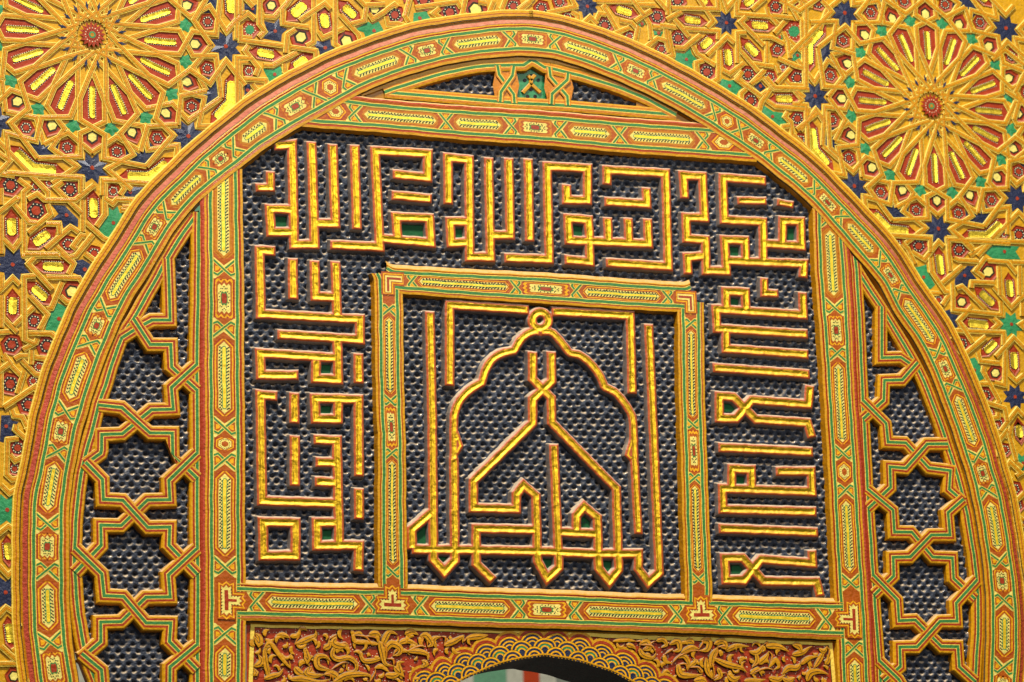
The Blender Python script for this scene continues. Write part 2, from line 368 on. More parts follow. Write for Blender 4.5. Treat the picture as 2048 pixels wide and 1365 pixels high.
# ------------------------------------------------------------------ arch band
arch=thing('arch_band','wide painted arch band of green interlace and long gilded cartouches framing the whole door panel','arch')
RING=Band(G1,G2); mb=MB()
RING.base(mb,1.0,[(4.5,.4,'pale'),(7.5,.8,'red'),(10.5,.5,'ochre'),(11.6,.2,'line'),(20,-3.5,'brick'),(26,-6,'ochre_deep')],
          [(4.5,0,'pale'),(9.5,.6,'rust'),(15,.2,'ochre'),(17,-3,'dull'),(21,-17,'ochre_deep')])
RING.lines(mb,1.0); mb.build('moulding',arch)
def X(*a): return [('x',p) for p in a]
ring_items=[('s',(107,1337)),('x',(101,1285)),('c',(97,1220)),('x',(94,1142)),('s',(94,1095)),('x',(95,1048)),('c',(101,978)),('x',(113,905)),('s',(125,865)),('x',(135,825)),('c',(154,755)),('x',(177,688)),('s',(195,649)),('x',(210,618)),('c',(251,551)),('x',(292,488)),('s',(313,457)),('x',(336,428)),('c',(377,379)),('x',(418,342)),('s',(441,322)),('x',(468,299)),('c',(507,268)),('x',(553,238)),('s',(597,210)),('x',(630,192)),('h',(656,178)),('x',(690,160)),('c',(756,132)),('x',(818,114)),('s',(854,104)),('x',(890,95)),('c',(954,85)),('x',(1020,80)),('s',(1065,80)),('x',(1108,84)),('c',(1174,104)),('x',(1235,126)),('s',(1271,141)),('x',(1307,158)),('c',(1370,192)),('x',(1428,226)),('h',(1455,245)),('x',(1480,260)),('s',(1510,282)),('x',(1540,305)),('c',(1583,337)),('x',(1627,377)),('s',(1652,404)),('x',(1680,437)),('c',(1716,478)),('x',(1754,525)),('s',(1775,553)),('x',(1796,585)),('c',(1838,648)),('x',(1870,705)),('s',(1885,740)),('x',(1901,775)),('c',(1931,848)),('x',(1952,912)),('s',(1962,946)),('x',(1970,985)),('c',(1984,1054)),('x',(1997,1123)),('s',(2002,1161)),('x',(2005,1203)),('c',(2007,1274)),('x',(2005,1335)),('s',(2003,1372))]
pattern(RING,ring_items,arch,1.0,'ring')

# ------------------------------------------------------------------ frame of posts and rails
frame=thing('panel_frame','rectangular painted frame of two upright posts and two rails around the gilded inscription','frame')
def straight(A,B): return Band(spline(Wm(A),8),spline(Wm(B),8))
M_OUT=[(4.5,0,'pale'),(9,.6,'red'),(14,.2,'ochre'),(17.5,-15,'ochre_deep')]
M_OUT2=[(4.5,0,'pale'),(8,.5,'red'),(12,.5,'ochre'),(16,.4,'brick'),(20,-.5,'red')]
POSTL=straight([(421,335),(421.5,500),(422,700),(423,1000),(423,1390)],[(470,300),(473,500),(474.5,700),(476,1000),(477,1390)])
POSTR=straight([(1636,385),(1640,480),(1644,569),(1658,755),(1668,940),(1676,1083),(1689,1357),(1690,1392)],[(1678,424),(1683,500),(1688,569),(1697,755),(1708,940),(1717,1083),(1733,1357),(1735,1392)])
RAILT=straight([(600,190),(660,199),(784,215),(971,228),(1099,237),(1260,250),(1460,265),(1510,269)],[(560,235),(620,241),(784,254),(948,268),(1099,279),(1235,291),(1406,304),(1516,311),(1545,313)])
RAILB=straight([(474,1178),(622,1183),(813,1187),(1099,1197),(1359,1206),(1684,1214)],[(474,1227),(783,1234),(1040,1242),(1339,1251),(1692,1267)])
def member(B,nm,outer,inner,d,items):
    mb=MB(); B.base(mb,d,outer,inner); B.lines(mb,d); o=mb.build(nm,frame if nm in('post','rail') else INNER)
    pattern(B,items,o,d,nm); return o
# A side is +t
member(POSTL,'post',M_OUT2,M_OUT,0.0,[('c',(445,430)),('x',(448,538)),('s',(449,598)),('x',(449,658)),('c',(449,756)),('x',(449,855)),('h',(449,889)),('x',(450,922)),('c',(450,1031)),('x',(451,1134)),('x',(451,1270)),('c',(450,1345)),('x',(450,1420))])
member(POSTR,'post',M_OUT,M_OUT2,0.0,[('x',(1660,440)),('c',(1664,526)),('x',(1669,614)),('s',(1674,663)),('x',(1677,709)),('c',(1683,808)),('x',(1687,906)),('h',(1689,942)),('x',(1692,982)),('c',(1697,1073)),('x',(1702,1165)),('x',(1709,1297)),('c',(1713,1365))])
member(RAILT,'rail',[(4.5,0,'pale'),(10,.6,'rust'),(13,.2,'brick'),(16,-3,'ochre')],M_OUT,0.35,[('h',(671,220)),('x',(709,229)),('c',(800,236)),('x',(892,240)),('c',(955,247)),('x',(1021,251)),('s',(1072,256)),('x',(1120,261)),('c',(1177,266)),('x',(1239,271)),('c',(1322,275)),('x',(1406,280)),('h',(1448,284))])
member(RAILB,'rail',[(4.5,0,'pale'),(8,.6,'red'),(10.5,.2,'ochre'),(18,-4.5,'ochre'),(19.5,-15,'ochre_deep')],[(4.5,0,'pale'),(9,.6,'rust'),(14,.2,'ochre_deep'),(17,-4,'line'),(20,-10,'ochre_deep')],0.25,[('x',(512,1202)),('c',(622,1208)),('x',(737,1209)),('x',(840,1212)),('c',(937,1214)),('x',(1037,1217)),('s',(1093,1220)),('x',(1149,1223)),('c',(1252,1226)),('x',(1352,1228)),('x',(1448,1231)),('c',(1551,1234)),('x',(1650,1236))])

# inner frame round the central emblem
INNER=thing('inner_frame','smaller three sided painted frame with green interlace around the gilded arch emblem','frame')
IL=straight([(759,533),(765,844),(767,881),(768,1176)],[(793,566),(798,844),(799,881),(803,1176)])
IR=straight([(1365,602),(1371,873),(1380,1150),(1381,1205)],[(1395,571),(1401,873),(1411,1124),(1413,1205)])
IT=straight([(757,544),(1080,560.5),(1394,581.5)],[(790,575.5),(1080,596),(1368,614)])
M_TOP=[(4,0,'pale'),(7,.5,'rust'),(9,.2,'ochre'),(16.5,-4.5,'ochre'),(18,-15,'ochre_deep')]
M_IN=[(4,0,'pale'),(7.5,.5,'rust'),(12,.2,'ochre'),(15,-15,'ochre_deep')]
for B,d,items in ((IL,.55,[('x',(781,621)),('c',(781,709)),('x',(782,802)),('s',(783,853)),('x',(784,908)),('c',(786,1024)),('x',(786,1145))]),
                (IR,.55,[('x',(1380,648)),('c',(1383,750)),('x',(1387,849)),('s',(1388,903)),('x',(1390,958)),('c',(1395,1066)),('x',(1398,1158))]),
                (IT,.75,[('x',(823,561)),('c',(924,569)),('x',(1031,574)),('s',(1088,580)),('x',(1152,585)),('c',(1242,589)),('x',(1334,595))])):
    member(B,'stile' if B is not IT else 'head_rail',M_IN if B is not IT else M_TOP,M_IN,d,items)
for c_,dirs in (((775,558),((1,0),(0,-1))),((1380,596),((-1,0),(0,-1)))):
    mb=MB(); p=Wm([c_])[0]; dx=dirs[0][0]
    for k,mn in ((14.,'rust'),(10.5,'amber'),(8.,'rust'),(6.0,'cream'),(2.4,'red')):
        q=k; l=34-(15-k)*.6
        mb.poly([p+np.array(v) for v in ((-dx*q,q),(dx*l,q),(dx*l,-q),(dx*q,-q),(dx*q,-l),(-dx*q,-l))],.75+STEP*(12+ (15-k)/2),mn)
    mb.build('corner_cartouche',INNER)

mb=MB()
def tee(c,up,across,parent,d,arm=1.,bar=(-30,30),stub=34):
    """T shaped star where a rail meets a post: bar along up, stub along across (unit wall vectors)"""
    c=Wm([c])[0]; u=np.array(up,float); a=np.array(across,float); mb=MB()
    def pt(x,y): return c+u*x+a*y
    mb.poly([pt(bar[0]-2,-17),pt(bar[1]+2,-17),pt(bar[1]+2,16),pt(17,20),pt(17,stub+4),pt(-17,stub+4),pt(-17,20),pt(bar[0]-2,16)],d,'rust')
    for k,mn,q in ((0,'amber',1),(2.4,'rust',2),(5.6,'cream',3),(11.4,'red',5)):
        b0,b1,s_,w_,v=bar[0]+k*1.3,bar[1]-k*1.3,stub-k*1.4,15-k,14-k
        z=3.6 if k<8 else .5
        mb.poly([pt(b0,-w_),pt(b1,-w_),pt(b1-z,-w_*.5),pt(b1+z*.6,0),pt(b1-z,w_*.5),pt(b1,w_),pt(v,w_),pt(v,s_),pt(v*.5,s_-z),pt(0,s_+z*.6),pt(-v*.5,s_-z),pt(-v,s_),pt(-v,w_),pt(b0,w_),pt(b0+z,w_*.5),pt(b0-z*.6,0),pt(b0+z,-w_*.5)],d+q*STEP,mn)
    for x,y in [(x,-9.8) for x in np.arange(bar[0]+12,bar[1]-10,6.)]+[(sx*8.2,y) for sx in (-1,1) for y in np.arange(10,stub-10,6.)]+[(x,9.8) for x in np.arange(bar[0]+12,bar[1]-10,6.) if abs(x)>10]:
        mb.poly([pt(x-1.6,y-1),pt(x+.4,y-1.4),pt(x+1.6,y+1),pt(x-.4,y+1.4)],d+4*STEP,'black')
    mb.build('star_cartouche',parent)
tee((452,1202),(0,1),(1,0),frame,1.9,bar=(-34,34),stub=36)
tee((1707,1240),(0,1),(-1,0),frame,1.9,bar=(-36,36),stub=40)
tee((784,1211),(1,0),(0,1),frame,1.9,bar=(-32,32),stub=36)
tee((1402,1231),(1,0),(0,1),frame,1.9,bar=(-32,32),stub=36)
# ================================================================== punched backing boards
def backing(name,parent,px_poly,level=D_BACK,step=2.3,mname='ground',pitch=(19.6,12.1)):
    P=Wm(px_poly,level); x0,z0=P.min(0); x1,z1=P.max(0)
    xs=np.arange(x0,x1+step,step); zs=np.arange(z0,z1+step,step); Xg,Zg=np.meshgrid(xs,zs)
    row=np.round((Zg)/pitch[1]); 
    best=np.full(Xg.shape,1e9); 
    def hsh(a,b,k): 
        v=np.sin(a*127.1+b*311.7+k*74.7)*43758.5453; return v-np.floor(v)
    sl=.035
    Xs=Xg+Zg*sl; Zs=Zg-Xg*sl*.6
    row=np.round(Zs/pitch[1]); edge=np.zeros_like(Xg)
    for dr in (-1,0,1):
        r=row+dr; off=np.where(np.mod(r,2)==0,0,.5)
        for dc in (-1,0,1):
            c=np.round(Xs/pitch[0]-off)+dc
            cx=(c+off)*pitch[0]+(hsh(r,c,1)-.5)*2.6; cz=r*pitch[1]+(hsh(r,c,2)-.5)*2.2
            rad=5.0+ (hsh(r,c,3)-.5)*1.5
            q=np.hypot((Xs-cx),(Zs-cz)*1.05)/rad
            best=np.minimum(best,q)
    h=-11*np.clip(1-best,0,1)**.75
    # lumpy plaster
    def nz(sc,seed):
        g=np.random.default_rng(seed).normal(size=(64,64))
        u=(Xg/sc)%64; v=(Zg/sc)%64; i=u.astype(int)%64; j=v.astype(int)%64; fu=u-np.floor(u); fv=v-np.floor(v)
        fu=fu*fu*(3-2*fu); fv=fv*fv*(3-2*fv)
        return (g[j,i]*(1-fu)+g[j,(i+1)%64]*fu)*(1-fv)+(g[(j+1)%64,i]*(1-fu)+g[(j+1)%64,(i+1)%64]*fu)*fv
    h+=nz(7,1)*.6+nz(3.1,2)*.5+nz(45,3)*.8
    keep=np.zeros(Xg.shape,bool)
    poly=P
    # vectorised point in polygon
    j=len(poly)-1
    for i in range(len(poly)):
        yi,yj=poly[i][1],poly[j][1]
        if abs(yi-yj)>1e-9:
            c=((yi>Zg)!=(yj>Zg))&(Xg<(poly[j][0]-poly[i][0])*(Zg-yi)/(yj-yi)+poly[i][0]); keep^=c
        j=i
    mesh_grid(name,parent,Xg,Zg,level+h,keep,mname)
def mesh_grid(name,parent,Xg,Zg,Hh,keep,mname,attr=None):
    ny,nx=Xg.shape
    V=np.c_[Xg.ravel()/1000,-Hh.ravel()/1000,Zg.ravel()/1000]
    I=np.arange(ny*nx).reshape(ny,nx); q=keep[:-1,:-1]&keep[1:,:-1]&keep[:-1,1:]&keep[1:,1:]
    F=np.c_[I[:-1,:-1][q],I[:-1,1:][q],I[1:,1:][q],I[1:,:-1][q]]
    if len(F)==0: return None
    used=np.unique(F); rm=np.full(ny*nx,-1); rm[used]=np.arange(len(used)); V=V[used]; F=rm[F]
    me=bpy.data.meshes.new(name); me.vertices.add(len(V)); me.vertices.foreach_set('co',V.ravel())
    me.loops.add(F.size); me.loops.foreach_set('vertex_index',F.ravel().astype(np.int32))
    me.polygons.add(len(F)); me.polygons.foreach_set('loop_start',np.arange(0,F.size,4,dtype=np.int32)); me.polygons.foreach_set('loop_total',np.full(len(F),4,dtype=np.int32))
    me.update(calc_edges=True)
    if attr is not None:
        a=me.attributes.new('edge','FLOAT','POINT'); a.data.foreach_set('value',attr.ravel()[used].astype(np.float32))
    me.materials.append(MATS[mname]); o=bpy.data.objects.new(name,me); SC.collection.objects.link(o); o.parent=parent
    return o

insc=thing('inscription_panel','dark punched panel carrying angular gilded script on three sides of the central emblem','panel')
backing('backing',insc,[(440,335),(585,228),(1530,306),(1665,400),(1700,1232),(1385,1225),(1380,598),(785,566),(800,1205),(460,1195)])
emb=thing('emblem_panel','square dark punched panel with the large gilded arch shaped emblem in the middle','panel')
backing('backing',emb,[(775,560),(1385,600),(1400,1215),(785,1195)],level=D_BACK+.3)

# ------------------------------------------------------------------ gilded strokes from distance fields
def strokes(name,parent,polys,hw=9.6,step=1.45,top=D_LET,base=D_BACK-1.5,label=None,groove=1.6,closed=(),widths=None):
    W_=[Wm(p,top) for p in polys]
    allp=np.vstack(W_); pad=hw+9
    x0,z0=allp.min(0)-pad; x1,z1=allp.max(0)+pad
    Xg,Zg=np.meshgrid(np.arange(x0,x1,step),np.arange(z0,z1,step)); Dd=np.full(Xg.shape,-1e3)
    for pi,P in enumerate(W_):
        n=len(P); cl=pi in closed; ww=hw if widths is None else widths[pi]
        segs=[(i,(i+1)%n) for i in range(n if cl else n-1)]
        E=[(P[b]-P[a])/np.hypot(*(P[b]-P[a])) for a,b in segs]
        for k,(a,b) in enumerate(segs):
            e=E[k]; nn=np.array([-e[1],e[0]]); ax=Xg-P[a][0]; az=Zg-P[a][1]; bx=Xg-P[b][0]; bz=Zg-P[b][1]
            d=ww-np.abs(ax*nn[0]+az*nn[1])
            if cl or k>0:
                bi=E[k-1]+e; ok=(ax*bi[0]+az*bi[1])>=-1e-6
            else: d=np.minimum(d,ax*e[0]+az*e[1]); ok=np.ones(Xg.shape,bool)
            if cl or k<len(segs)-1:
                bi=e+E[(k+1)%len(E)]; ok&=(bx*bi[0]+bz*bi[1])<=1e-6
            else: d=np.minimum(d,-(bx*e[0]+bz*e[1]))
            Dd=np.maximum(Dd,np.where(ok,d,-1e3))
    # hand carved unevenness
    Dn=Dd+.28*np.sin(Xg*.11+Zg*.08+np.sin(Zg*.03))+.22*np.sin(Zg*.23-Xg*.19)
    run=2.6+2.4*(Xg*0+1)
    run=4.4
    led=np.clip(-Dn,0,2.)*.75; H_=np.where(Dn<0, top-led-np.clip(-Dn-2.,0,9)*(top-base-1.5)/2.4, top+.9*np.clip(Dn/1.6,0,1))
    g=np.clip((Dn-3.9)/(hw-3.9),0,1); H_=H_-np.where(Dn>0,g*groove,0)
    H_=H_+.16*np.sin(Xg*.17+2*np.sin(Zg*.05))*np.sin(Zg*.13+1.7*np.sin(Xg*.07))
    keep=Dn>-(run+step*1.2)
    H_=np.maximum(H_,base-1.5)
    return mesh_grid(name,parent,Xg,Zg,H_,keep,'rim_gold',attr=Dn)
def fill(parent,pts,r=None,d=D_BACK+1.9,name='counter_fill'):
    mb=MB()
    P=Wm(pts,d)
    mb.poly(list(P),d,'counter_green'); return mb.build(name,parent)
A_=crop(460,240,4.875);B_=crop(840,280,4.875);C_=crop(1180,300,4.267);D_=crop(480,480,4.55);E_=crop(480,760,3.173);F_=crop(1390,540,4.013);G_=crop(1390,860,3.793)
def sq(cx,cy,a,b=None): b=b or a; return [(cx-a,cy-b),(cx+a,cy-b),(cx+a,cy+b),(cx-a,cy+b)]
L=[]
def letter(polys,fills=(),hw=9.3,closed=(),name='letter',parent=None):
    o=strokes(name,parent or insc,polys,hw=hw,closed=closed)
    for f in fills: fill(o,f)
    return o
letter([A_((395,505),(395,660),(252,660))],hw=8.2)
letter([A_((430,252),(605,240),(625,1215),(825,1215),(795,215)),A_((620,875),(388,868),(400,1095),(640,1095)),A_((825,1010),(1028,1010),(1000,240))],[sq(563,446,17,15)])
letter([A_((1215,248),(1238,1065))])
letter([A_((980,1217),(1460,1240),(1415,302),(1930,330),(1925,562),(1590,530)),[(757,477),(862,486),(859,437),(792,434),(796,480)]],[sq(826,459,25,15)])
letter([[(784,390.5),(863,398)]])
letter([B_((277,628),(272,172),(478,195),(485,1140),(688,1145),(668,175)),B_((480,797),(293,797),(305,1005),(485,1000)),B_((685,927),(880,930),(865,178))],[sq(917,463,12,13)])
letter([B_((1055,187),(1070,988))])
letter([B_((825,1150),(1260,1165),(1240,258),(1635,278),(1632,590),(1430,585),(1430,438))])
letter([[(1179.5,484),(1177,440),(1136,437),(1138,481),(1297,488),(1295,438)],[(1215,436),(1217,486)],[(1256,437),(1258,488)],[(1179,478),(1180,524),(1130,519)]],[sq(1158,461,14,13)])
letter([C_((145,298),(145,172),(645,200),(668,995),(138,962))])
letter([C_((125,440),(485,462),(480,325))])
letter([C_((808,415),(795,218),(960,228),(978,580),(820,575),(825,757),(985,768),(992,1030),(1165,1035),(1148,768),(1322,775),(1330,950)),C_((838,1062),(830,915),(992,905)),C_((1150,945),(1480,960),(1825,972),(1818,1090)),
        C_((1500,265),(1135,237),(1145,597),(1475,615),(1480,958)),C_((1480,800),(1805,822),(1798,612),(1645,605),(1640,812))],[sq(1470.5,499,14,13),sq(1583,468,12,13)])
letter([C_((1258,432),(1505,438))],hw=8.)
letter([C_((1600,445),(1735,472))],hw=7.2)
letter([D_((318,103),(178,95),(190,675),(880,712),(1090,722),(1092,908),(345,860)),D_((868,198),(885,705)),D_((680,190),(685,515),(875,522)),D_((885,895),(895,1272),(690,1262),(692,1085)),D_((528,1233),(190,1230),(183,1032),(885,1075))],[sq(656,734,15,12)])
letter([D_((1078,1035),(1080,1305))]); letter([D_((480,170),(485,540))])
letter([E_((235,105),(130,95),(140,768),(615,785)),E_((470,378),(615,385),(630,1048),(755,1052),(752,1212)),E_((482,520),(618,527)),E_((477,645),(620,652)),E_((620,905),(487,905),(490,1052),(640,1052))],[sq(656,1067,14,12)])
letter([E_((145,902),(353,907),(352,1116),(150,1116))],closed=(0,))
letter([E_((345,82),(345,277))]); letter([E_((348,355),(348,672))]); letter([E_((755,690),(755,885))])
letter([E_((622,122),(622,250),(480,248),(475,117),(752,125),(755,612))],[sq(652,819,13,11)])
letter([F_((557,65),(557,187),(668,190))],hw=8.2)
letter([F_((862,180),(870,362),(168,315),(178,470),(903,517)),F_((252,318),(247,172),(405,180),(408,330)),F_((247,478),(250,632),(908,680))],[sq(1472,599,13,11)])
letter([F_((145,785),(918,838))])
letter([F_((920,930),(908,1080),(455,1045),(330,1195),(195,1190),(195,1013),(310,1022),(490,1200),(905,1228),(938,1345))],[sq(1459,814,11,10)])
letter([G_((180,133),(893,168))])
letter([G_((615,315),(880,315),(888,470),(208,445),(213,603),(918,622)),G_((278,450),(280,295),(428,302),(430,455))],[sq(1483,958,11,12)])
letter([G_((182,748),(932,778))])
letter([G_((885,915),(893,1012),(500,982),(372,1140),(235,1138),(225,972),(362,972),(520,1148),(922,1155),(950,1262))],[sq(1474,1137,11,11)])

M1=crop(740,520,4.015);M2=crop(1060,540,3.9);M3=crop(760,840,3.688);M4=crop(1060,860,3.792)
def arcpts(px,step=9):
    P=spline(px,step); return [tuple(p) for p in P]
left_arch=M3((545,300),(545,0))+arcpts(M1((674,1270),(684,1210),(720,1130),(800,1045),(898,985)))+arcpts(M1((905,965),(930,875),(990,792),(1075,745),(1155,730)))+arcpts(M1((1165,715),(1200,650),(1260,595),(1330,568))+[(1080,664)])
right_arch=arcpts([(1080,664)]+M2((140,478),(185,500),(240,560),(300,638)))+arcpts(M2((315,650),(400,672),(480,738),(545,825),(578,905)))+arcpts(M2((590,918),(665,955),(742,1045),(796,1140),(806,1215)))+M4((785,0),(792,240),(822,790))
ringc=[(1080.5+16.5*math.cos(a)*.97,641+16.5*math.sin(a)) for a in np.linspace(0,2*math.pi,20,endpoint=False)]
hwE=9.2
def embl(polys,fills=(),closed=(),hw=hwE,widths=None):
    o=strokes('gilded_stroke',emb,polys,hw=hw,closed=closed,top=D_LET+1,widths=widths)
    for f in fills: fill(o,f)
    return o
embl([left_arch+[],right_arch,M3((545,280),(553,1035),(475,1120),(395,1030),(385,0))+M1((480,415)),
      M1((640,1010),(640,362),(1275,402)),M2((170,325),(782,357),(797,965)),ringc,
      M3((235,955),(700,960),(1250,972))+M4((450,940),(822,940),(822,1052),(898,1155),(980,1080),(935,0))+M2((925,425)),
      M3((392,672),(235,808),(235,958)),
      M2((165,640),(170,865),(20,1010),(20,1195))+M3((690,450),(690,650),(1005,658),(1005,550),(1060,480),(1150,560),(1163,1045))+M4((130,1128),(220,1045),(180,110)),
      M2((20,640),(20,850),(165,1000),(170,1190))+M4((655,445),(673,1060),(602,1150),(520,1050),(512,665),(412,580),(350,650),(353,778)),
      M4((215,775),(515,790)),M3((1155,812),(710,802),(710,1060),(835,1185)),
      M3((560,90),(592,190),(560,252)),M4((775,60),(742,190),(775,225))],
     [[(1080.5+11*math.cos(a),641+11*math.sin(a)) for a in np.linspace(0,6.28,14,endpoint=False)],M3((265,935),(265,850),(350,760),(360,935)),M3((420,980),(530,980),(530,1060),(475,1100),(415,1040)),
      M4((80,955),(195,955),(195,1050),(135,1100),(80,1040)),M4((545,960),(645,960),(645,1050),(600,1095),(545,1040)),M4((385,760),(385,670),(425,630),(480,680),(480,765))],closed=(5,),widths=[8.4,8.4]+[hwE]*10+[5.2,5.2])

# ================================================================== side lattices
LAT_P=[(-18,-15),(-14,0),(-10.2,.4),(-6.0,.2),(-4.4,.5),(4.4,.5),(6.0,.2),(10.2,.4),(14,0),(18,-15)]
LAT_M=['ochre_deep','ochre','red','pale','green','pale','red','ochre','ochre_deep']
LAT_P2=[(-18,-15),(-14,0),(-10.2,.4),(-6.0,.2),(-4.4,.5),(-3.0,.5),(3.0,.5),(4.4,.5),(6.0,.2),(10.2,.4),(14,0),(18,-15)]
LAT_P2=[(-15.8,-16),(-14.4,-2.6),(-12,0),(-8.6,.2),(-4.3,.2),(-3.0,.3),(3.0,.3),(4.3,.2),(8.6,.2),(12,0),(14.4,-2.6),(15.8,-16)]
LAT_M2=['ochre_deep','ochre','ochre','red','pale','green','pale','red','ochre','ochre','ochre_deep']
L1=crop(100,500,3.4125);L2=crop(50,850,2.651);R1=crop(1620,540,3.25);R2=crop(1660,920,3.067)
def lattice(parent,strands,d=D_LAT,prof=LAT_P2,ms=LAT_M2):
    mb=MB()
    for i,s in enumerate(strands):
        P=densify(Wm(s,d),40); sweep(mb,P,prof,ms,d0=d+.22*i*(1 if len(strands)<14 else .6))
    return mb.build('lattice',parent)
latl=thing('lattice_panel','dark punched side panel under a chain of eight pointed painted stars, left of the inscription','panel',group=None)
backing('backing',latl,[(385,420),(400,420)]+L1((1010,1365))+L2((915,500),(915,1440),(330,1440),(255,900),(262,600),(300,200))+L1((255,1250),(330,1060),(500,590),(700,230)),level=D_BACK-1)
lb=[(392,432)]+L1((860,-40),(800,60),(640,345),(570,470),(490,600),(430,765),(370,950),(330,1060))+L2((350,50),(310,200),(280,400),(264,640),(262,750),(275,950),(303,1130),(335,1250),(400,1420))
lattice(latl,[[tuple(p) for p in spline(lb,20)],[(398,425)]+[(394,700)]+L2((915,1440)),
 L1((805,60),(818,478),(695,478),(600,530),(490,600)),L1((570,470),(685,645),(825,648),(830,800),(1003,960)),
 L1((1003,785),(828,940),(838,1088),(690,1092),(490,1255),(350,1262),(350,1365))+L2((400,150),(320,210)),
 L1((330,1060),(490,1075),(680,1248),(832,1252),(834,1400))+L2((770,150),(840,215),(912,285)),
 L2((912,150),(762,295),(767,397),(650,400),(510,533),(402,533),(402,640),(265,785)),
 L2((318,200),(410,290),(415,397),(520,400),(650,543),(767,543),(762,640),(912,795)),
 L2((912,655),(757,795),(767,912),(640,915),(510,1042),(400,1047),(400,1150),(300,1240)),
 L2((265,655),(405,790),(415,907),(520,910),(640,1050),(770,1052),(765,1150),(912,1300)),
 L2((912,1165),(767,1285),(767,1400)),L2((300,1215),(405,1300),(412,1400))])
latr=thing('lattice_panel','dark punched side panel under a chain of eight pointed painted stars, right of the inscription','panel')
backing('backing',latr,[(1700,480)]+R1((315,40),(460,240),(690,620),(880,1100),(920,1340))+R2((820,240),(900,740),(900,1450),(310,1450),(230,200))+R1((345,860)),level=D_BACK-1)
rb=[(1690,478)]+R1((300,-10),(460,240),(570,420),(690,620),(785,830),(885,1110))+R2((820,240),(870,500),(900,740),(908,1000),(897,1250),(885,1450))
lattice(latr,[[tuple(p) for p in spline(rb,20)],[tuple(p) for p in spline([(1704,480)]+R1((300,-20),(325,450),(345,860))+R2((228,150),(245,400),(265,720),(282,1000),(305,1260),(315,1450)),30)],
 R1((465,240),(465,572),(590,570),(690,635)),R1((700,600),(600,715),(485,720),(480,850),(343,970)),
 R1((345,850),(495,1000),(505,1120),(620,1125),(770,1288))+R2((735,65),(730,180),(818,255)),R1((895,1130),(760,1130),(620,1290))+R2((365,45),(370,170),(232,300)),
 R2((228,180),(385,310),(395,443),(500,445),(630,597),(750,600),(755,728),(885,852)),
 R2((818,240),(722,325),(735,460),(620,460),(490,597),(385,600),(390,715),(268,830)),
 R2((265,710),(410,860),(420,988),(520,985),(680,1145),(782,1145),(790,1270),(890,1360)),
 R2((902,735),(770,880),(775,990),(670,990),(530,1147),(425,1150),(430,1270),(330,1360)),
 R2((300,1235),(420,1350),(480,1450))])

# ================================================================== lunette above the top rail
U_=crop(620,30,4.267);V_=crop(1040,30,4.096)
lun=thing('lunette_panel','shallow pierced lunette with a small green star opening under the arch top','panel')
backing('backing',lun,U_((700,655),(1000,560),(1300,480),(1600,430),(1740,750))+U_((1700,750)),level=-14)
backing('backing',lun,V_((395,450),(700,560),(1000,660),(1200,800),(380,745)),level=-14)
mb=MB(); 
sweep(mb,Wm([tuple(p) for p in spline(U_((440,672),(800,545),(1200,440),(1600,385),(1890,370))+V_((400,400),(800,510),(1200,700),(1500,870)),20)]),[(-7,-8),(-5,-4.2),(4,-3.6),(7,-8)],['ochre_deep','ochre','ochre_deep'])
SLIM=[(-15,-14),(-12,-.6),(-9,0),(-4.4,.3),(-3,.3),(3,.3),(4.4,.3),(9,0),(12,-.6),(15,-14)]
SLM=['ochre_deep','ochre','orange','pale','green','pale','orange','ochre','ochre_deep']
THIN=[(-8,-13),(-7,0),(-4.2,.2),(-2.8,.2),(2.8,.2),(4.2,.2),(7,0),(8,-13)]; THM=['ochre_deep','orange','pale','green','pale','orange','ochre_deep']
st=[([(1082,214)]+[(1082,214.2)],SLIM,SLM) if False else (U_((640,662),(1745,752))+V_((380,745),(1280,822)),SLIM,SLM),
 ([tuple(p) for p in spline(U_((640,662),(900,572),(1200,485),(1450,440),(1600,430)),20)]+U_((1825,430),(1890,385))+V_((130,385),(200,432),(250,440)),SLIM,SLM),
 ([tuple(p) for p in spline(V_((250,440),(500,500),(800,590),(1050,695),(1280,822)),20)],SLIM,SLM),
 (U_((1600,430),(1618,510),(1740,680),(1745,755)),THIN,THM),(U_((1740,440),(1730,520),(1630,660),(1625,745)),THIN,THM),
 (V_((240,430),(250,510),(390,670),(395,745)),THIN,THM),(V_((395,480),(388,535),(265,650),(260,735)),THIN,THM)]
for i,(s,p,m_) in enumerate(st): sweep(mb,Wm(s,-4),p,m_,d0=-4.5+.2*i)
for q in (U_((1590,440),(1750,440),(1790,600),(1750,760),(1590,760),(1560,600)),V_((215,430),(410,480),(440,600),(410,750),(240,740),(200,600))): mb.poly(list(Wm(q,-6)),-6.2,'orange')
for q in ([(590,235),(650,195),(720,160),(800,128),(838,150),(836,180),(800,215),(700,212)],[(1275,150),(1340,175),(1420,225),(1520,305),(1440,268),(1290,252),(1272,235)]): mb.poly(list(Wm(q,-8)),-8,'ochre_deep')
mb.build('pierced_frame',lun)
mb=MB(); sc_=U_((1890,600))[0]
mb.poly(list(Wm(U_((1750,400),(2040,400),(2060,760),(1740,750)),-14)),-15,'leaf_green')
for (x,z) in ((1835,560),(1890,640),(1950,560),(1820,650),(1960,650),(1890,520),(1860,700),(1925,700)):
    c=U_((x,z))[0]; mb.poly(list(Wm([(c[0]+4*math.cos(a),c[1]+4*math.sin(a)) for a in np.linspace(0,6.28,10,endpoint=False)],-14)),-14.8,'black')
for s in (U_((1890,590),(1820,665)),U_((1890,590),(1970,665)),U_((1890,600),(1890,545)),U_((1860,515),(1890,550),(1920,515))): sweep(mb,Wm(s,-12),[(-4.4,-3),(-3,0),(3,0),(4.4,-3)],['ochre']*3,d0=-11)
mb.build('star_inlay',lun)
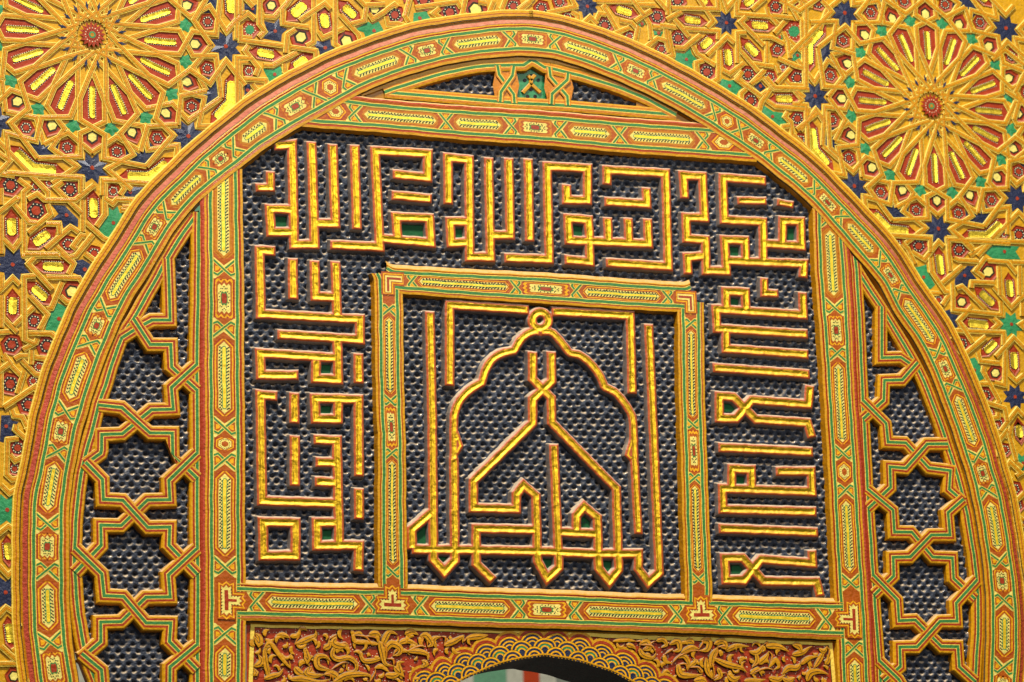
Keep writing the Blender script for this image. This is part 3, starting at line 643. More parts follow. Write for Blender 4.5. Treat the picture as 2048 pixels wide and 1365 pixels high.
# ================================================================== girih spandrels
GR1=G1+0
outer=[c+n_*(h_+26) for c,n_,h_ in zip(RING.C,RING.N,RING.H)]
CLIP=[tuple(p) for p in outer]+[(outer[-1][0],-900),(outer[0][0],-900)]
SPL=thing('painted_spandrel','star patterned wall left of the arch, its big petal rosette near the top left corner','wall')
SPR=thing('painted_spandrel','star patterned wall right of the arch, its big petal rosette at the upper right','wall')
XSPLIT=Wm([(1062,30)])[0][0]
gx0,gz1=Wm([(-60,-60)])[0]; gx1,_=Wm([(2110,-60)])[0]; gz1=max(gz1,Wm([(2110,-60)])[0][1])+30; gz0=Wm([(0,1420)])[0][1]-60
def ground(parent,side):
    mb=MB()
    ins=[c+n_*(h_+15) for c,n_,h_ in zip(RING.C,RING.N,RING.H)]
    P=[p for p in ins if (p[0]<XSPLIT)==(side<0)]
    xo=gx0-80 if side<0 else gx1+80
    if side<0:
        P=sorted(P,key=lambda p:0) if False else P
        poly=[(XSPLIT,P[-1][1] if P[-1][1]>P[0][1] else P[0][1])]
        P=P if P[0][1]<P[-1][1] else P[::-1]   # bottom -> top
        for a,b in zip(P[:-1],P[1:]):
            mb.poly([(xo,a[1]),a,b,(xo,b[1])],-4.6,'plaster') if b[1]>a[1] else None
        mb.poly([(xo,P[-1][1]),(XSPLIT,P[-1][1]),(XSPLIT,gz1),(xo,gz1)],-4.6,'plaster')
    else:
        P=P if P[0][1]<P[-1][1] else P[::-1]
        for a,b in zip(P[:-1],P[1:]):
            mb.poly([a,(xo,a[1]),(xo,b[1]),b],-4.6,'plaster') if b[1]>a[1] else None
        mb.poly([(XSPLIT,P[-1][1]),(xo,P[-1][1]),(xo,gz1),(XSPLIT,gz1)],-4.6,'plaster')
    return mb.build('plaster_ground',parent)
ground(SPL,-1); ground(SPR,1)
SM={-1:MB(),1:MB()}; LAY={-1:0,1:0}
ST_W=5.9
def strand(P,layer=None,w=ST_W,side=None):
    """interlace strap given in wall mm; raised 4 mm, cut where the arch begins"""
    P=densify(P,6.); runs=[];cur=[]
    for p in P:
        if inside(p,CLIP) : 
            if len(cur)>1: runs.append(cur)
            cur=[]
        else: cur.append(p)
    if len(cur)>1: runs.append(cur)
    for r in runs:
        r=np.array(r); sd=-1 if r[len(r)//2][0]<XSPLIT else 1
        LAY[sd]+=1; d=-2.0+ (LAY[sd]*.6180339887%1.)*1.3
        # keep only corner points for crisp mitres
        k=[0]
        for i in range(1,len(r)-1):
            a=r[i]-r[i-1]; b=r[i+1]-r[i]
            if abs(a[0]*b[1]-a[1]*b[0])>.02*np.hypot(*a)*np.hypot(*b): k.append(i)
        k.append(len(r)-1); r=r[k]
        sweep(SM[sd],r,[(-w,-3.4),(-w+.7,-.3),(-w+2.1,0),(-w+2.9,0),(-.5,.25),(.5,.25),(w-2.9,0),(w-2.1,0),(w-.7,-.3),(w,-3.4)],['pale','pale','line','ochre','rust','ochre','line','pale','pale'],d0=d)
CELLS=0
def vis(c): 
    return gx0-30<c[0]<gx1+30 and gz0<c[1]<gz1 and not inside(c,CLIP)
def par(c): return SPL if c[0]<XSPLIT else SPR
def ringdots(mb,P,off,d,n,r=1.15,mn='dot'):
    Q=offset_closed(np.array(P),off); Q=resample(np.vstack([Q,Q[:1]]),1.); k=len(Q)
    for i in range(n):
        c=Q[int(i*k/n)]; mb.poly([c+np.array([math.cos(a),math.sin(a)])*r for a in np.linspace(0,6.28,6,endpoint=False)],d,mn)
def ccw(P):
    P=np.array(P); a=sum(P[i][0]*P[(i+1)%len(P)][1]-P[(i+1)%len(P)][0]*P[i][1] for i in range(len(P)))
    return P if a>0 else P[::-1]
def dome(mb,P,d,hgt,mn,shr=.72):
    P=ccw(P); c=P.mean(0); n=len(P); Q=offset_closed(P,-3.2); hgt=-1.4; d=d+2.9
    V=[(x/1000,-d/1000,z/1000) for x,z in P]+[(x/1000,-(d+hgt)/1000,z/1000) for x,z in Q]
    mb.add(V,[tuple(range(n,2*n))]+[(i,(i+1)%n,n+(i+1)%n,n+i) for i in range(n)],[mb.slot(mn)]*(n+1))
def cell_star(c,r,mn,k=8,rot=0.,inner=.52,dotr=4.,pts=None):
    if not vis(c): return
    mb=MB()
    if pts is None: pts=[c+np.array([math.cos(rot+math.pi*i/k),math.sin(rot+math.pi*i/k)])*(r if i%2==0 else r*inner) for i in range(2*k)]
    pts=ccw(pts); n=len(pts); cc=np.array(c)
    # faceted star: every ray folded along its axis
    V=[(x/1000,.0043,z/1000) for x,z in pts]+[(cc[0]/1000,.0030,cc[1]/1000)]
    mb.add(V,[(i,(i+1)%n,n) for i in range(n)],[mb.slot(mn)]*n)
    if dotr: mb.poly([cc+np.array([math.cos(a),math.sin(a)])*dotr*random.uniform(.85,1.1) for a in np.linspace(0,6.28,9,endpoint=False)],-2.7,'red')
    mb.build('navy_star' if mn=='navy' else 'green_star',par(c))
def cell_red(P,style='dots'):
    P=ccw(P); c=P.mean(0); P=c+(P-c)*1.14
    if not vis(c): return
    mb=MB(); dome(mb,P,-5.8,1.6,'red'); 
    r=min(np.hypot(*(P-c).T))
    def circ(rr): return [c+np.array([math.cos(a),math.sin(a)])*rr for a in np.linspace(0,6.28,8,endpoint=False)]
    S=lambda k:[c+(p-c)*k for p in P]
    if style=='cream': mb.poly(S(.62),-4.0,'line'); mb.poly(S(.44),-3.85,'cream')
    elif style=='green': mb.poly(S(.5),-4.0,'leaf_green'); ringdots(mb,S(.6),0,-3.9,12)
    else:
        mb.poly(S(.66),-4.0,'black'); mb.poly(S(.38),-3.85,'red'); ringdots(mb,S(.54),0,-3.7,11,r=1.25)
    mb.build('hexagon_inlay',par(c))
def cell_gold(path,hw,P=None):
    """red lozenge holding a strip of gold leaf, path = spine in wall mm"""
    path=np.array(path,float); c=path[len(path)//2] if len(path)%2 else path.mean(0)
    if not vis(c): return
    mb=MB()
    if P is None:
        e=(path[-1]-path[0])/np.hypot(*(path[-1]-path[0])); M=miters(path); e0=(path[1]-path[0]); e0/=np.hypot(*e0); e1=path[-1]-path[-2]; e1/=np.hypot(*e1)
        P=[path[0]-e0*hw*1.3]+[p+m_*hw for p,m_ in zip(path,M)]+[path[-1]+e1*hw*1.3]+[p-m_*hw for p,m_ in zip(path[::-1],M[::-1])]
    P=ccw(P); dome(mb,P,-5.8,1.4,'red')
    S=resample(path,2.2); n=len(S)
    ws=np.array([min(1,.55+.45*min(i,n-1-i)/2) for i in range(n)])
    w=hw*.56
    sweep(mb,S,[(-w*1.42,0),(w*1.42,0)],['black'],d0=-4.0,ws=ws)
    ws2=ws*(1+RNG.uniform(-.08,.08,n))
    sweep(mb,S,[(-w*1.1,-1.),(-w,0),(-w*.1,-1.1),(w*.1,-1.1),(w,0),(w*1.1,-1.)],['foil']*5,d0=-2.8,ws=ws2)
    MM=miters(S)
    for sg in (1,-1):
        for i in range(0,n,2):
            q=S[i]+MM[i]*sg*w*1.33; mb.poly([q+np.array([math.cos(a),math.sin(a)])*.95 for a in np.linspace(0,6.28,6,endpoint=False)],-3.8,'dot')
    mb.build('gilded_lozenge',par(c))
KU=267./242.
def rosette(cpx):
    C=Wm([cpx])[0]
    def pol(r,b,th,mir=1):
        r*=KU;b*=KU*mir; return C+np.array([r*math.cos(th)-b*math.sin(th),r*math.sin(th)+b*math.cos(th)])
    def RA(R,ang): a=math.radians(ang); return (R*math.cos(a),R*math.sin(a))
    for i in range(16):
        th=-math.pi/2+i*math.pi/8; odd=i%2
        for mir in (1,-1):
            f=lambda *q:[pol(a,b,th,mir) for a,b in q]
            inner=[(25,17),(64,0),(119,-22),(157,-22.5),(181,22)]
            if not odd: strand(f(*inner,(229,21)) if False else f(*inner[:4]))
            if odd: strand(f(*inner[:4]))
        # outer continuation of each strap
        for mir in (1,-1):
            f=lambda *q:[pol(a,b,th,mir) for a,b in q]
            if not odd:   # axis through an octagram
                v2=RA(251,22.5); strand(f((154,-22.5),(157,-22.5),(181,22),(223,20),v2))
            else:
                # from this diagonal axis the strap runs down to the octagram's side notch
                n_=RA(242,22.5); on=RA(242,-22.5)
                vx=(RA(225,-3.7+0)[0],-RA(225,3.7)[1])
                e=pol(*RA(242,-22.5),th,mir)
                oc=C+(pol(242,0,th-mir*math.pi/8)-C)   # octagram centre on that side
                rad=(oc-C)/np.hypot(*(oc-C)); lat=np.array([-rad[1],rad[0]])*mir
                strand(f((154,22.5),(157,22.5),(181,-22),(224,-14))+[oc+lat*27*KU,oc+lat*70*KU+rad*34*KU])
        if not odd:
            for mir in (1,-1):
                f=lambda *q:[pol(a,b,th,mir) for a,b in q]
                strand(f((215,0),RA(187,13.3),RA(223,22.5)))
                strand(f((290,19),(262,19),(262,150)))
        # cells
        f=lambda *q:[pol(a,b,th) for a,b in q]
        cell_gold(f((94,0),(151,0)),9.5,P=f((72,0),(117,18),(155,18.5),(167,0),(155,-18.5),(117,-18)))
        cell_red(f((171,-4),(177,-14),(195,-14),(206,0),(195,14),(177,14),(171,4)) if not odd else f((171,-4),(177,-14),(192,-14),(205,0),(192,14),(177,14),(171,4)),'cream')
        c=pol(*RA(171,11.25),th); cell_star(c,17*KU,'leaf_green',k=5,rot=th+math.radians(11.25),inner=.55,dotr=0)
        for mir in (1,-1):
            if not odd: 
                ang=11.9; R_=213; cc=np.array(RA(R_,ang))
                cell_red([pol(cc[0]+14*math.cos(a),cc[1]+14*math.sin(a),th,mir) for a in np.linspace(.2,6.48,6,endpoint=False)],'dots')
        mb=MB(); a=th+math.radians(11.25); q=C+np.array([math.cos(a),math.sin(a)])*54*KU
        e=np.array([math.cos(a),math.sin(a)]); g=np.array([-e[1],e[0]])
        if vis(q): mb.poly([q-e*8*KU,q+g*2.6*KU,q+e*9*KU,q-g*2.6*KU],-1.0+.8,'navy'); mb.build('navy_sliver',par(q))
        if not odd:
            o=pol(242,0,th); cell_star(o,30*KU,'navy',rot=th+math.pi/8,inner=.60,dotr=4.5)
            # thin star rim
            for q in range(0): pass
        else:
            f2=f
            cell_star(pol(233,0,th),15*KU,'navy',pts=f((218,0),(206,-22),(240,-32),(247,0),(240,32),(206,22)),dotr=0)
            # bent lozenge
            v=(269,0)
            def rot(r,b): return (r,b)
            cell_gold([pol(*RA(266,-11.0+22.5-22.5),th) if False else pol(258,-36,th),pol(269,0,th),pol(258,36,th)],11,None) if False else cell_gold([pol(257,-38,th),pol(270,0,th),pol(257,38,th)],14.5)
    # heart
    if vis(C):
        mb=MB(); mb.poly([C+np.array([math.cos(a),math.sin(a)])*(27 if k%2==0 else 19) for k,a in enumerate(np.linspace(0,2*math.pi,32,endpoint=False)+.1)],.6,'red')
        for k in range(16):
            a=2*math.pi*k/16
            for rr in (10,14,18.5): mb.poly([C+np.array([math.cos(a),math.sin(a)])*rr+np.array([math.cos(b),math.sin(b)])*1.05 for b in np.linspace(0,6.28,6,endpoint=False)],.75,'black' if rr!=14 else 'dot')
        mb.poly([C+np.array([math.cos(a),math.sin(a)])*7 for a in np.linspace(0,6.28,12,endpoint=False)],.75,'leaf_green')
        mb.poly([C+np.array([math.cos(a),math.sin(a)])*4 for a in np.linspace(0,6.28,12,endpoint=False)],.85,'ochre_deep')
        mb.build('rosette_heart',par(C))
rosette((185,70)); rosette((1863.5,212))
exec_free=True
K1=crop(470,0,6.827);K2=crop(760,0,6.827);K3=crop(1040,0,6.827);K4=crop(1320,0,6.827);K5=crop(1400,150,6.827);K6=crop(0,350,7.585);K7=crop(0,510,6.205);K8=crop(0,710,4.0125);K9=crop(0,1020,3.957);KA=crop(1748,460,6.827);KB=crop(1818,640,3.896);KC=crop(1908,850,3.2);KD=crop(1978,1100,3.386)
FREE=[
K1((75,-60),(75,200)),K1((-10,320),(180,185),(270,265)),K1((345,-60),(333,330),(415,430),(330,510)),K1((75,350),(78,552),(660,622)),K1((1005,372),(660,315),(655,120)),
K1((400,225),(530,235),(700,60),(780,-60)),K1((880,275),(1225,45),(1300,120)),K1((1080,-60),(1080,570),(980,625)),K1((1375,-60),(1368,605),(1500,700)),K1((1145,430),(1200,510),(1490,390)),
K1((1440,200),(1690,470),(1725,580)),K1((1590,330),(1765,280),(1800,70),(2050,60)),K1((830,395),(720,465),(700,720)),K1((765,640),(1108,690),(1120,800)),K1((190,615),(140,690),(330,925),(285,1035)),
K1((640,820),(860,710)),K1((680,870),(690,970),(770,1020)),K1((75,1365),(78,850),(190,850)),K1((125,1080),(430,1090),(440,1180)),K1((240,1150),(290,1225),(420,1250)),K1((400,890),(520,890),(640,820)),
K1((1640,-60),(1790,90)),K1((1830,180),(1880,260),(2060,160)),
K2((-40,230),(200,60),(240,100)),K2((420,-60),(345,220),(390,300)),K2((90,230),(110,340),(240,320),(400,370)),K2((480,100),(1060,20),(1110,110)),K2((820,110),(735,180),(930,310)),K2((1180,-60),(1120,220)),K2((1150,180),(1220,290)),
K2((1340,20),(1450,40)),K2((1560,20),(1490,180)),K2((1590,110),(1680,210),(1740,200)),K2((1740,-60),(1660,140)),K2((1750,130),(1780,200),(2050,210)),K2((1900,150),(2060,20)),
K3((-20,130),(130,20),(190,-40)),K3((370,180),(760,95),(690,-60)),K3((500,200),(560,320)),K3((700,160),(790,210),(800,330)),K3((860,320),(960,225),(1060,330)),K3((1050,270),(1090,180),(1180,200)),K3((1180,60),(1150,90),(1330,400)),
K3((1250,470),(1500,370)),K3((1050,10),(1700,30)),K3((1500,-60),(1690,200)),K3((1570,290),(1800,140)),K3((1370,270),(1530,310),(1610,400)),K3((1720,250),(1770,330),(1790,540)),K3((1620,350),(1560,640)),K3((1400,500),(1430,600)),
K3((1720,640),(1880,520),(2000,560)),K3((1990,400),(2010,600),(2050,720)),K3((1620,60),(1850,70)),K3((1860,-40),(2030,160)),K3((1820,360),(1900,370),(2050,350)),K3((1630,600),(1650,670),(1820,720)),
K4((125,-60),(110,210)),K4((160,110),(800,130),(790,-60)),K4((90,270),(300,160)),K4((200,260),(400,500)),K4((500,-60),(730,290),(650,380)),K4((0,340),(220,380)),K4((340,390),(810,420),(800,540)),K4((870,-40),(920,120),(1050,-40)),
K4((1045,-60),(1050,190),(1500,215)),K4((1180,230),(1105,300),(1420,620)),K4((1260,130),(1450,-40)),K4((1460,90),(1480,180),(1620,330)),K4((1540,210),(1810,240)),K4((1570,450),(1710,290)),K4((1350,500),(1520,510),(1690,590)),
K4((1690,430),(1750,560),(1780,790)),K4((1460,560),(1465,850)),K4((1715,-60),(1720,180)),K4((1780,60),(1900,270)),K4((1880,110),(1980,60),(2100,80)),K4((2000,60),(2000,520)),K4((1760,540),(1920,680),(2080,520)),K4((2000,660),(2000,1220)),
K4((210,650),(330,660),(560,480)),K4((110,420),(180,760),(90,790)),K4((650,760),(920,500),(1020,590)),K4((1065,860),(1060,450),(1180,440)),K4((450,630),(510,740),(760,890)),K4((800,680),(800,1080),(720,1120)),K4((870,960),(960,1010),(1150,860)),
K4((600,830),(500,860),(520,1060),(740,1140)),K4((1110,700),(1340,970)),K4((1270,860),(1560,900)),K4((1250,1150),(1430,960)),K4((1130,970),(1060,1050),(1380,1300)),K4((1450,1050),(1570,1190),(2030,1210)),K4((1600,1130),(1790,930)),
K4((1600,880),(1640,990)),K4((1610,790),(1850,900),(1960,930)),K4((1720,1100),(1980,1330)),K4((1340,1340),(1520,1210)),
K5((560,0),(510,60),(850,290)),K5((640,190),(570,250),(580,420),(820,480),(850,370),(960,200)),K5((730,110),(850,20)),K5((860,30),(1020,190),(1500,200)),K5((920,340),(1040,430),(1490,470),(1490,560)),K5((1210,500),(1170,570),(1250,640),(1270,850)),
K5((1330,740),(1620,520),(1720,620)),K5((1120,780),(1140,700),(1230,690)),K5((1480,700),(1490,1100),(1650,1230)),K5((1180,70),(1400,340),(1340,420)),K5((1750,500),(1780,1000),(1950,1150)),
K6((20,200),(20,450)),K6((-40,590),(260,350),(300,370)),K6((280,60),(450,190),(370,260),(375,1200)),K6((220,450),(440,720),(560,730)),K6((430,880),(780,590),(730,440)),K6((430,370),(570,290),(680,380),(1150,390),(1440,150)),
K6((470,0),(730,260),(730,340)),K6((600,40),(1260,60),(1265,200)),K6((960,110),(840,190),(1240,580)),K6((1260,380),(1260,860)),K6((380,1200),(880,1210)),K6((700,740),(900,750),(910,900)),K6((700,1120),(1080,790),(1200,870)),
K6((60,980),(200,1130),(310,990)),K6((20,600),(20,1190)),K6((860,1090),(1130,1340)),K6((1600,360),(1720,440),(1780,370),(2010,370),(2020,470),(1870,480)) ,K6((1600,90),(1600,600),(1470,780)),K6((1580,80),(1770,80)),K6((1320,730),(1580,960),(1680,1000)),
K6((1420,900),(1150,1230),(1060,1240)),K6((1850,520),(2050,530)),K6((1730,-40),(1900,190),(1830,300)),K6((1300,930),(1240,910),(1110,1080),(1160,1120)),K6((1290,1190),(1420,1290),(1600,1310)),K6((400,1320),(540,1230)),
K7((430,30),(350,110),(650,430)),K7((270,10),(750,15)),K7((760,-20),(920,110),(850,240)),K7((570,280),(980,290),(1050,390)),K7((-20,460),(160,280),(250,370)),K7((440,260),(300,270),(310,1050),(420,1100)),K7((370,510),(590,740),(500,930)),
K7((770,340),(640,660),(580,670)),K7((750,510),(830,590),(990,600)),K7((180,880),(420,650)),K7((60,790),(220,960)),K7((360,970),(640,980),(750,1080)),K7((-20,960),(120,950)),K7((20,500),(20,900)),K7((290,1180),(450,1090),(470,1040)),
K7((190,1290),(260,1250),(350,1250)),K7((400,1180),(390,1365)),K7((50,1230),(150,1365)),K7((440,1270),(560,1290),(640,1365)),K7((20,250),(20,400)),
K8((30,20),(170,160)),K8((-20,140),(80,70)),K8((200,130),(140,310)),K8((180,40),(290,160),(390,170)),K8((30,420),(280,260),(320,340)),K8((95,440),(110,490),(180,500),(220,590)),K8((130,560),(120,600),(200,670)),K8((200,610),(290,560)),
K8((150,670),(60,680),(55,960),(100,1000),(190,980)),K8((80,800),(120,850),(250,790)),K8((10,1040),(80,1110),(210,1030)),K8((10,60),(10,420)),K8((220,510),(300,490)),K8((340,170),(300,420)),
K9((-10,190),(70,130),(120,170)),K9((-10,440),(65,520),(170,430)),K9((-10,840),(50,770),(120,820)),K9((10,1080),(160,1210)),K9((-10,1220),(150,1215)),K9((190,1080),(215,1365)),K9((150,900),(200,1060),(100,1120)),
KA((140,70),(780,95),(770,220)),KA((160,60),(360,320),(690,800),(720,860),(900,860)),KA((400,180),(470,260),(570,460)),KA((520,290),(700,400),(890,160),(960,230)),KA((780,380),(790,570),(980,840),(1030,850)),KA((1000,100),(1060,560)),KA((1000,100),(1150,120)),
KA((1070,0),(1360,290)),KA((1270,130),(2100,165)),KA((1310,350),(1560,200)),KA((1100,380),(1160,410),(1440,430)),KA((940,720),(1220,490)),KA((1130,800),(1210,770),(1520,1080)),KA((1080,730),(1090,1090),(1750,1160),(1740,980)),KA((1530,380),(1400,560),(1520,650)),
KA((1340,790),(1350,710),(1650,730)),KA((1560,420),(1830,440),(1960,600)),KA((1710,500),(1730,900)),KA((1640,780),(1880,1060),(2060,880)),KA((1900,440),(2060,450)),KA((2000,490),(2000,900)),KA((1350,1040),(1160,1240),(1270,1365)),KA((1640,1200),(1720,1280),(1620,1365)),
KA((1620,120),(1740,-10)),KA((1890,20),(1900,150)),KA((810,1080),(940,1365)),KA((2030,1000),(2030,1180)),KA((2060,1250),(2000,1290),(2060,1340)),KA((940,1020),(1040,880)),
KB((390,10),(500,180)),KB((340,170),(360,80),(740,100),(740,200)),KB((420,280),(600,130)),KB((340,170),(430,290)),KB((540,250),(560,320),(710,340)),KB((680,290),(820,140),(900,220)),KB((750,230),(750,510),(670,490)),KB((590,360),(580,400),(710,630),(680,670)),
KB((790,430),(840,480),(900,430)),KB((540,560),(560,500),(630,500)),KB((600,680),(620,650),(750,690),(770,790)),KB((720,870),(850,700),(900,750)),KB((590,780),(700,760),(700,720)),KB((620,800),(640,880)),KB((800,830),(790,900)),
KC((270,130),(350,30)),KC((260,30),(350,80)),KC((350,40),(400,230)),KC((280,110),(300,300)),KC((320,300),(360,240),(430,310),(400,330)),KC((310,350),(380,350)),KC((380,230),(440,270)),KC((360,450),(400,490),(450,440)),KC((370,560),(450,610)),KC((390,680),(450,640)),
KD((205,140),(250,90)),KD((215,150),(220,900)),
]
FREE+=[K4((1780,60),(1900,-25),(2060,60)),[(1560,0),(1600,22),(1640,-5)],[(1640,60),(1655,20),(1680,0)],[(1600,-10),(1612,40)],[(-10,300),(20,322),(-5,350)],[(-10,345),(30,352)],
 [(1985,120),(2010,100),(2048,130)],[(2000,300),(2030,320),(2055,300)],[(2010,180),(2040,200),(2030,240)]]
for s in FREE: strand(Wm(s))
def gold2(K,a,b,hw=11): cell_gold(Wm(K(a,b)),hw*1.05)
for K,a,b,hw in ((K1,(790,200),(960,50),15),(K1,(1215,180),(1245,370),14),(K1,(1490,80),(1640,230),14),(K1,(310,710),(540,745),13),(K1,(820,910),(985,790),13),
  (K3,(1320,110),(1530,180),12),(K4,(350,260),(560,290),12),(K4,(570,650),(700,530),12),(K4,(925,670),(945,890),12),(K4,(1180,590),(1330,750),13),(K4,(1260,330),(1480,350),13),(K4,(1170,60),(1280,-20),12),(K4,(560,-10),(650,40),12),
  (K5,(1050,320),(1270,325),12),(K6,(180,650),(190,910),14),(K6,(1425,350),(1430,640),13),(K6,(530,1040),(750,880),14),(K7,(530,140),(790,150),13),(K7,(410,400),(580,550),13),(K7,(160,520),(165,730),13),
  (K9,(60,260),(70,390),11),(K9,(70,900),(90,1050),11),(KA,(900,330),(930,600),12),(KA,(1460,850),(1640,1020),13),(KA,(1855,680),(1880,910),12),(KA,(1290,1270),(1570,1300),13),(KB,(600,250),(680,170),12),(KB,(820,250),(830,380),12),
  (KB,(860,820),(870,900),12),(KC,(420,10),(430,80),12)): gold2(K,a,b,hw)
def red2(K,c,r,style,ry=None):
    x,y=K(c)[0]; r=r*1.22; ry=(ry or r)*1.; P=Wm([(x+r*math.cos(a),y+ry*math.sin(a)) for a in np.linspace(.2,6.48,6,endpoint=False)]); cell_red(P,style)
for K,c,r,s in ((K1,(905,500),17,'cream'),(K1,(1530,555),17,'cream'),(K1,(1915,120),14,'cream'),(K1,(500,70),14,'cream'),(K1,(210,400),14,'green'),(K1,(200,970),10,'dots'),(K2,(960,160),17,'dots'),(K2,(1310,120),19,'cream'),(K2,(210,200),15,'dots'),(K2,(1830,80),13,'dots'),(K2,(600,0),16,'dots'),
  (K3,(300,110),13,'dots'),(K3,(545,20),12,'dots'),(K3,(650,230),10,'dots'),(K3,(1165,340),14,'dots'),(K3,(1500,490),10,'dots'),(K3,(1880,220),14,'dots'),
  (K4,(250,10),14,'dots'),(K4,(255,520),14,'dots'),(K4,(30,670),11,'dots'),(K4,(650,980),15,'dots'),(K4,(1210,1010),14,'dots'),(K4,(1590,80),13,'dots'),(K4,(1840,420),17,'green'),(K4,(1610,670),12,'dots'),(K4,(1510,1040),11,'dots'),(K4,(1885,1060),14,'dots'),(K4,(1690,910),8,'dots'),
  (K5,(705,345),14,'dots'),(K5,(1345,590),13,'dots'),(K5,(1380,880),11,'dots'),(K6,(560,540),19,'dots'),(K6,(1070,220),17,'dots'),(K6,(170,150),18,'dots'),(K6,(1040,1050),14,'dots'),(K6,(560,170),11,'dots'),(K6,(1730,240),11,'dots'),(K6,(1430,1190),13,'dots'),(K6,(760,120),9,'dots'),
  (K7,(895,455),17,'cream'),(K7,(430,820),14,'dots'),(K7,(590,1130),17,'dots'),(K7,(150,1110),17,'dots'),(K8,(85,230),18,'dots'),(K8,(230,400),17,'dots'),(K8,(320,95),11,'dots'),(K8,(145,745),14,'dots'),(K8,(270,210),10,'dots'),(K8,(120,910),11,'dots'),
  (K9,(115,1315),14,'cream'),(KA,(625,210),14,'dots'),(KA,(1175,265),14,'dots'),(KA,(1575,570),16,'cream'),(KA,(1210,980),13,'cream'),(KA,(330,180),9,'dots'),(KA,(890,950),10,'dots'),(KA,(1990,60),14,'dots'),(KA,(1790,60),7,'dots'),
  (KB,(415,185),14,'dots'),(KB,(680,415),13,'cream'),(KB,(600,590),14,'dots'),(KB,(635,720),8,'dots'),(KB,(700,810),12,'dots'),(KC,(330,160),11,'dots'),(KC,(390,410),13,'dots'),(KC,(410,520),11,'dots'),(KC,(430,630),9,'dots'),(KC,(270,10),9,'dots'),(K4,(1900,30),13,'dots'),(K4,(2180,40),12,'dots'),(K4,(1960,-10),10,'cream')): red2(K,c,r,s)
def star2(K,c,r,mn,k=8,rot=.39):
    x,y=K(c)[0]; P=Wm([(x,y)])[0]; cell_star(P,r*1.08,mn,k=k,rot=rot,inner=.62,dotr=4.)
def pst(K,c,pts,mn):
    P=Wm(K(*pts)); cell_star(Wm(K(c))[0],10,mn,pts=P,dotr=4.)
pst(K1,(555,420),[(400,285),(540,310),(605,245),(620,350),(725,385),(650,450),(640,560),(390,520),(455,430)],'navy')
pst(K1,(1235,645),[(1130,545),(1200,560),(1310,525),(1320,610),(1390,670),(1180,785),(1160,690),(1095,615)],'navy')
pst(K1,(240,110),[(130,40),(210,75),(300,50),(290,195),(180,130),(130,130)],'navy')
pst(K1,(180,1230),[(140,1140),(215,1150),(220,1230),(310,1280),(140,1365)],'navy')
pst(K1,(1900,420),[(1650,395),(1830,290),(1880,330),(1970,290),(2050,440),(1800,525),(1765,435)],'leaf_green')
pst(K1,(555,1010),[(395,930),(530,940),(625,890),(700,1035),(500,1135),(460,1060)],'leaf_green')
pst(K2,(545,245),[(465,170),(640,150),(670,210),(720,280),(455,345)],'leaf_green')
pst(K2,(340,10),[(300,-30),(380,-30),(340,40)],'navy')
star2(K3,(930,80),26,'navy'); star2(K4,(910,305),26,'navy'); star2(K1,(-20,620),1,'navy') if False else None
pst(K3,(1670,320),[(1620,330),(1690,280),(1720,330),(1640,370)],'leaf_green'); pst(K3,(1900,450),[(1830,405),(1910,440),(1975,410),(1930,500),(1840,470)],'leaf_green')
pst(K4,(370,810),[(230,710),(340,730),(420,650),(450,740),(525,815),(450,860),(460,955),(340,910),(215,820)],'leaf_green')
pst(K4,(960,1170),[(860,1070),(960,1100),(1040,1070),(1050,1120),(1140,1190),(1090,1230),(1020,1350),(820,1150)],'leaf_green')
pst(K4,(1640,500),[(1600,510),(1670,470),(1690,530),(1640,540)],'leaf_green'); pst(K4,(1880,750),[(1800,640),(1960,760),(1950,860),(1810,820)],'leaf_green')
pst(K4,(1380,1170),[(1300,1180),(1375,1100),(1460,1190),(1380,1250)],'navy'); 
pst(K5,(1000,560),[(880,400),(1010,490),(1150,510),(1150,580),(1200,650),(1110,670),(1060,740),(820,510)],'leaf_green')
pst(K6,(1020,610),[(800,450),(990,460),(1200,670),(1195,790),(1080,730),(970,810),(950,690),(790,680),(900,590)],'navy')
pst(K6,(1725,720),[(1660,480),(1720,530),(1800,470),(1830,570),(1970,590),(1700,930),(1590,940),(1510,820),(1660,600)],'leaf_green')
pst(K6,(1980,250),[(1890,290),(1990,170),(2200,175),(2060,330),(2040,460)],'navy')
star2(K7,(160,120),33,'navy')
pst(K7,(1055,180),[(950,70),(1030,50),(1180,145),(1065,350),(980,250),(900,210)],'navy')
pst(K7,(735,795),[(720,590),(820,640),(900,660),(770,920),(740,1000),(680,940),(570,930),(620,730)],'leaf_green')
pst(K8,(50,570),[(10,480),(80,480),(90,520),(150,535),(110,590),(130,650),(50,650),(30,700),(0,690)],'navy')
star2(K8,(60,1240),30,'leaf_green'); star2(K9,(45,650),30,'navy'); star2(K9,(50,10),1,'navy') if False else None
pst(KA,(690,640),[(530,510),(640,490),(730,465),(740,560),(850,740),(790,800),(700,790)],'leaf_green')
pst(KA,(1250,620),[(1290,490),(1390,490),(1330,560),(1420,665),(1310,680),(1290,790),(1200,730),(1110,760),(1120,660)],'navy')
pst(KA,(1795,295),[(1530,310),(1650,200),(2000,220),(1950,290),(2020,400),(1800,400),(1640,390)],'leaf_green')
pst(KA,(1015,1200),[(900,1095),(960,1060),(980,1100),(1050,1080),(1060,1140),(1170,1160),(1110,1240),(1160,1320),(1030,1365),(980,1260)],'navy')
star2(KA,(1885,1290),27,'leaf_green'); star2(KB,(835,600),27,'navy'); star2(KC,(445,245),22,'leaf_green')
pst(KB,(515,390),[(440,310),(520,290),(560,350),(600,450),(510,500)],'leaf_green'); star2(KC,(440,830),25,'navy')
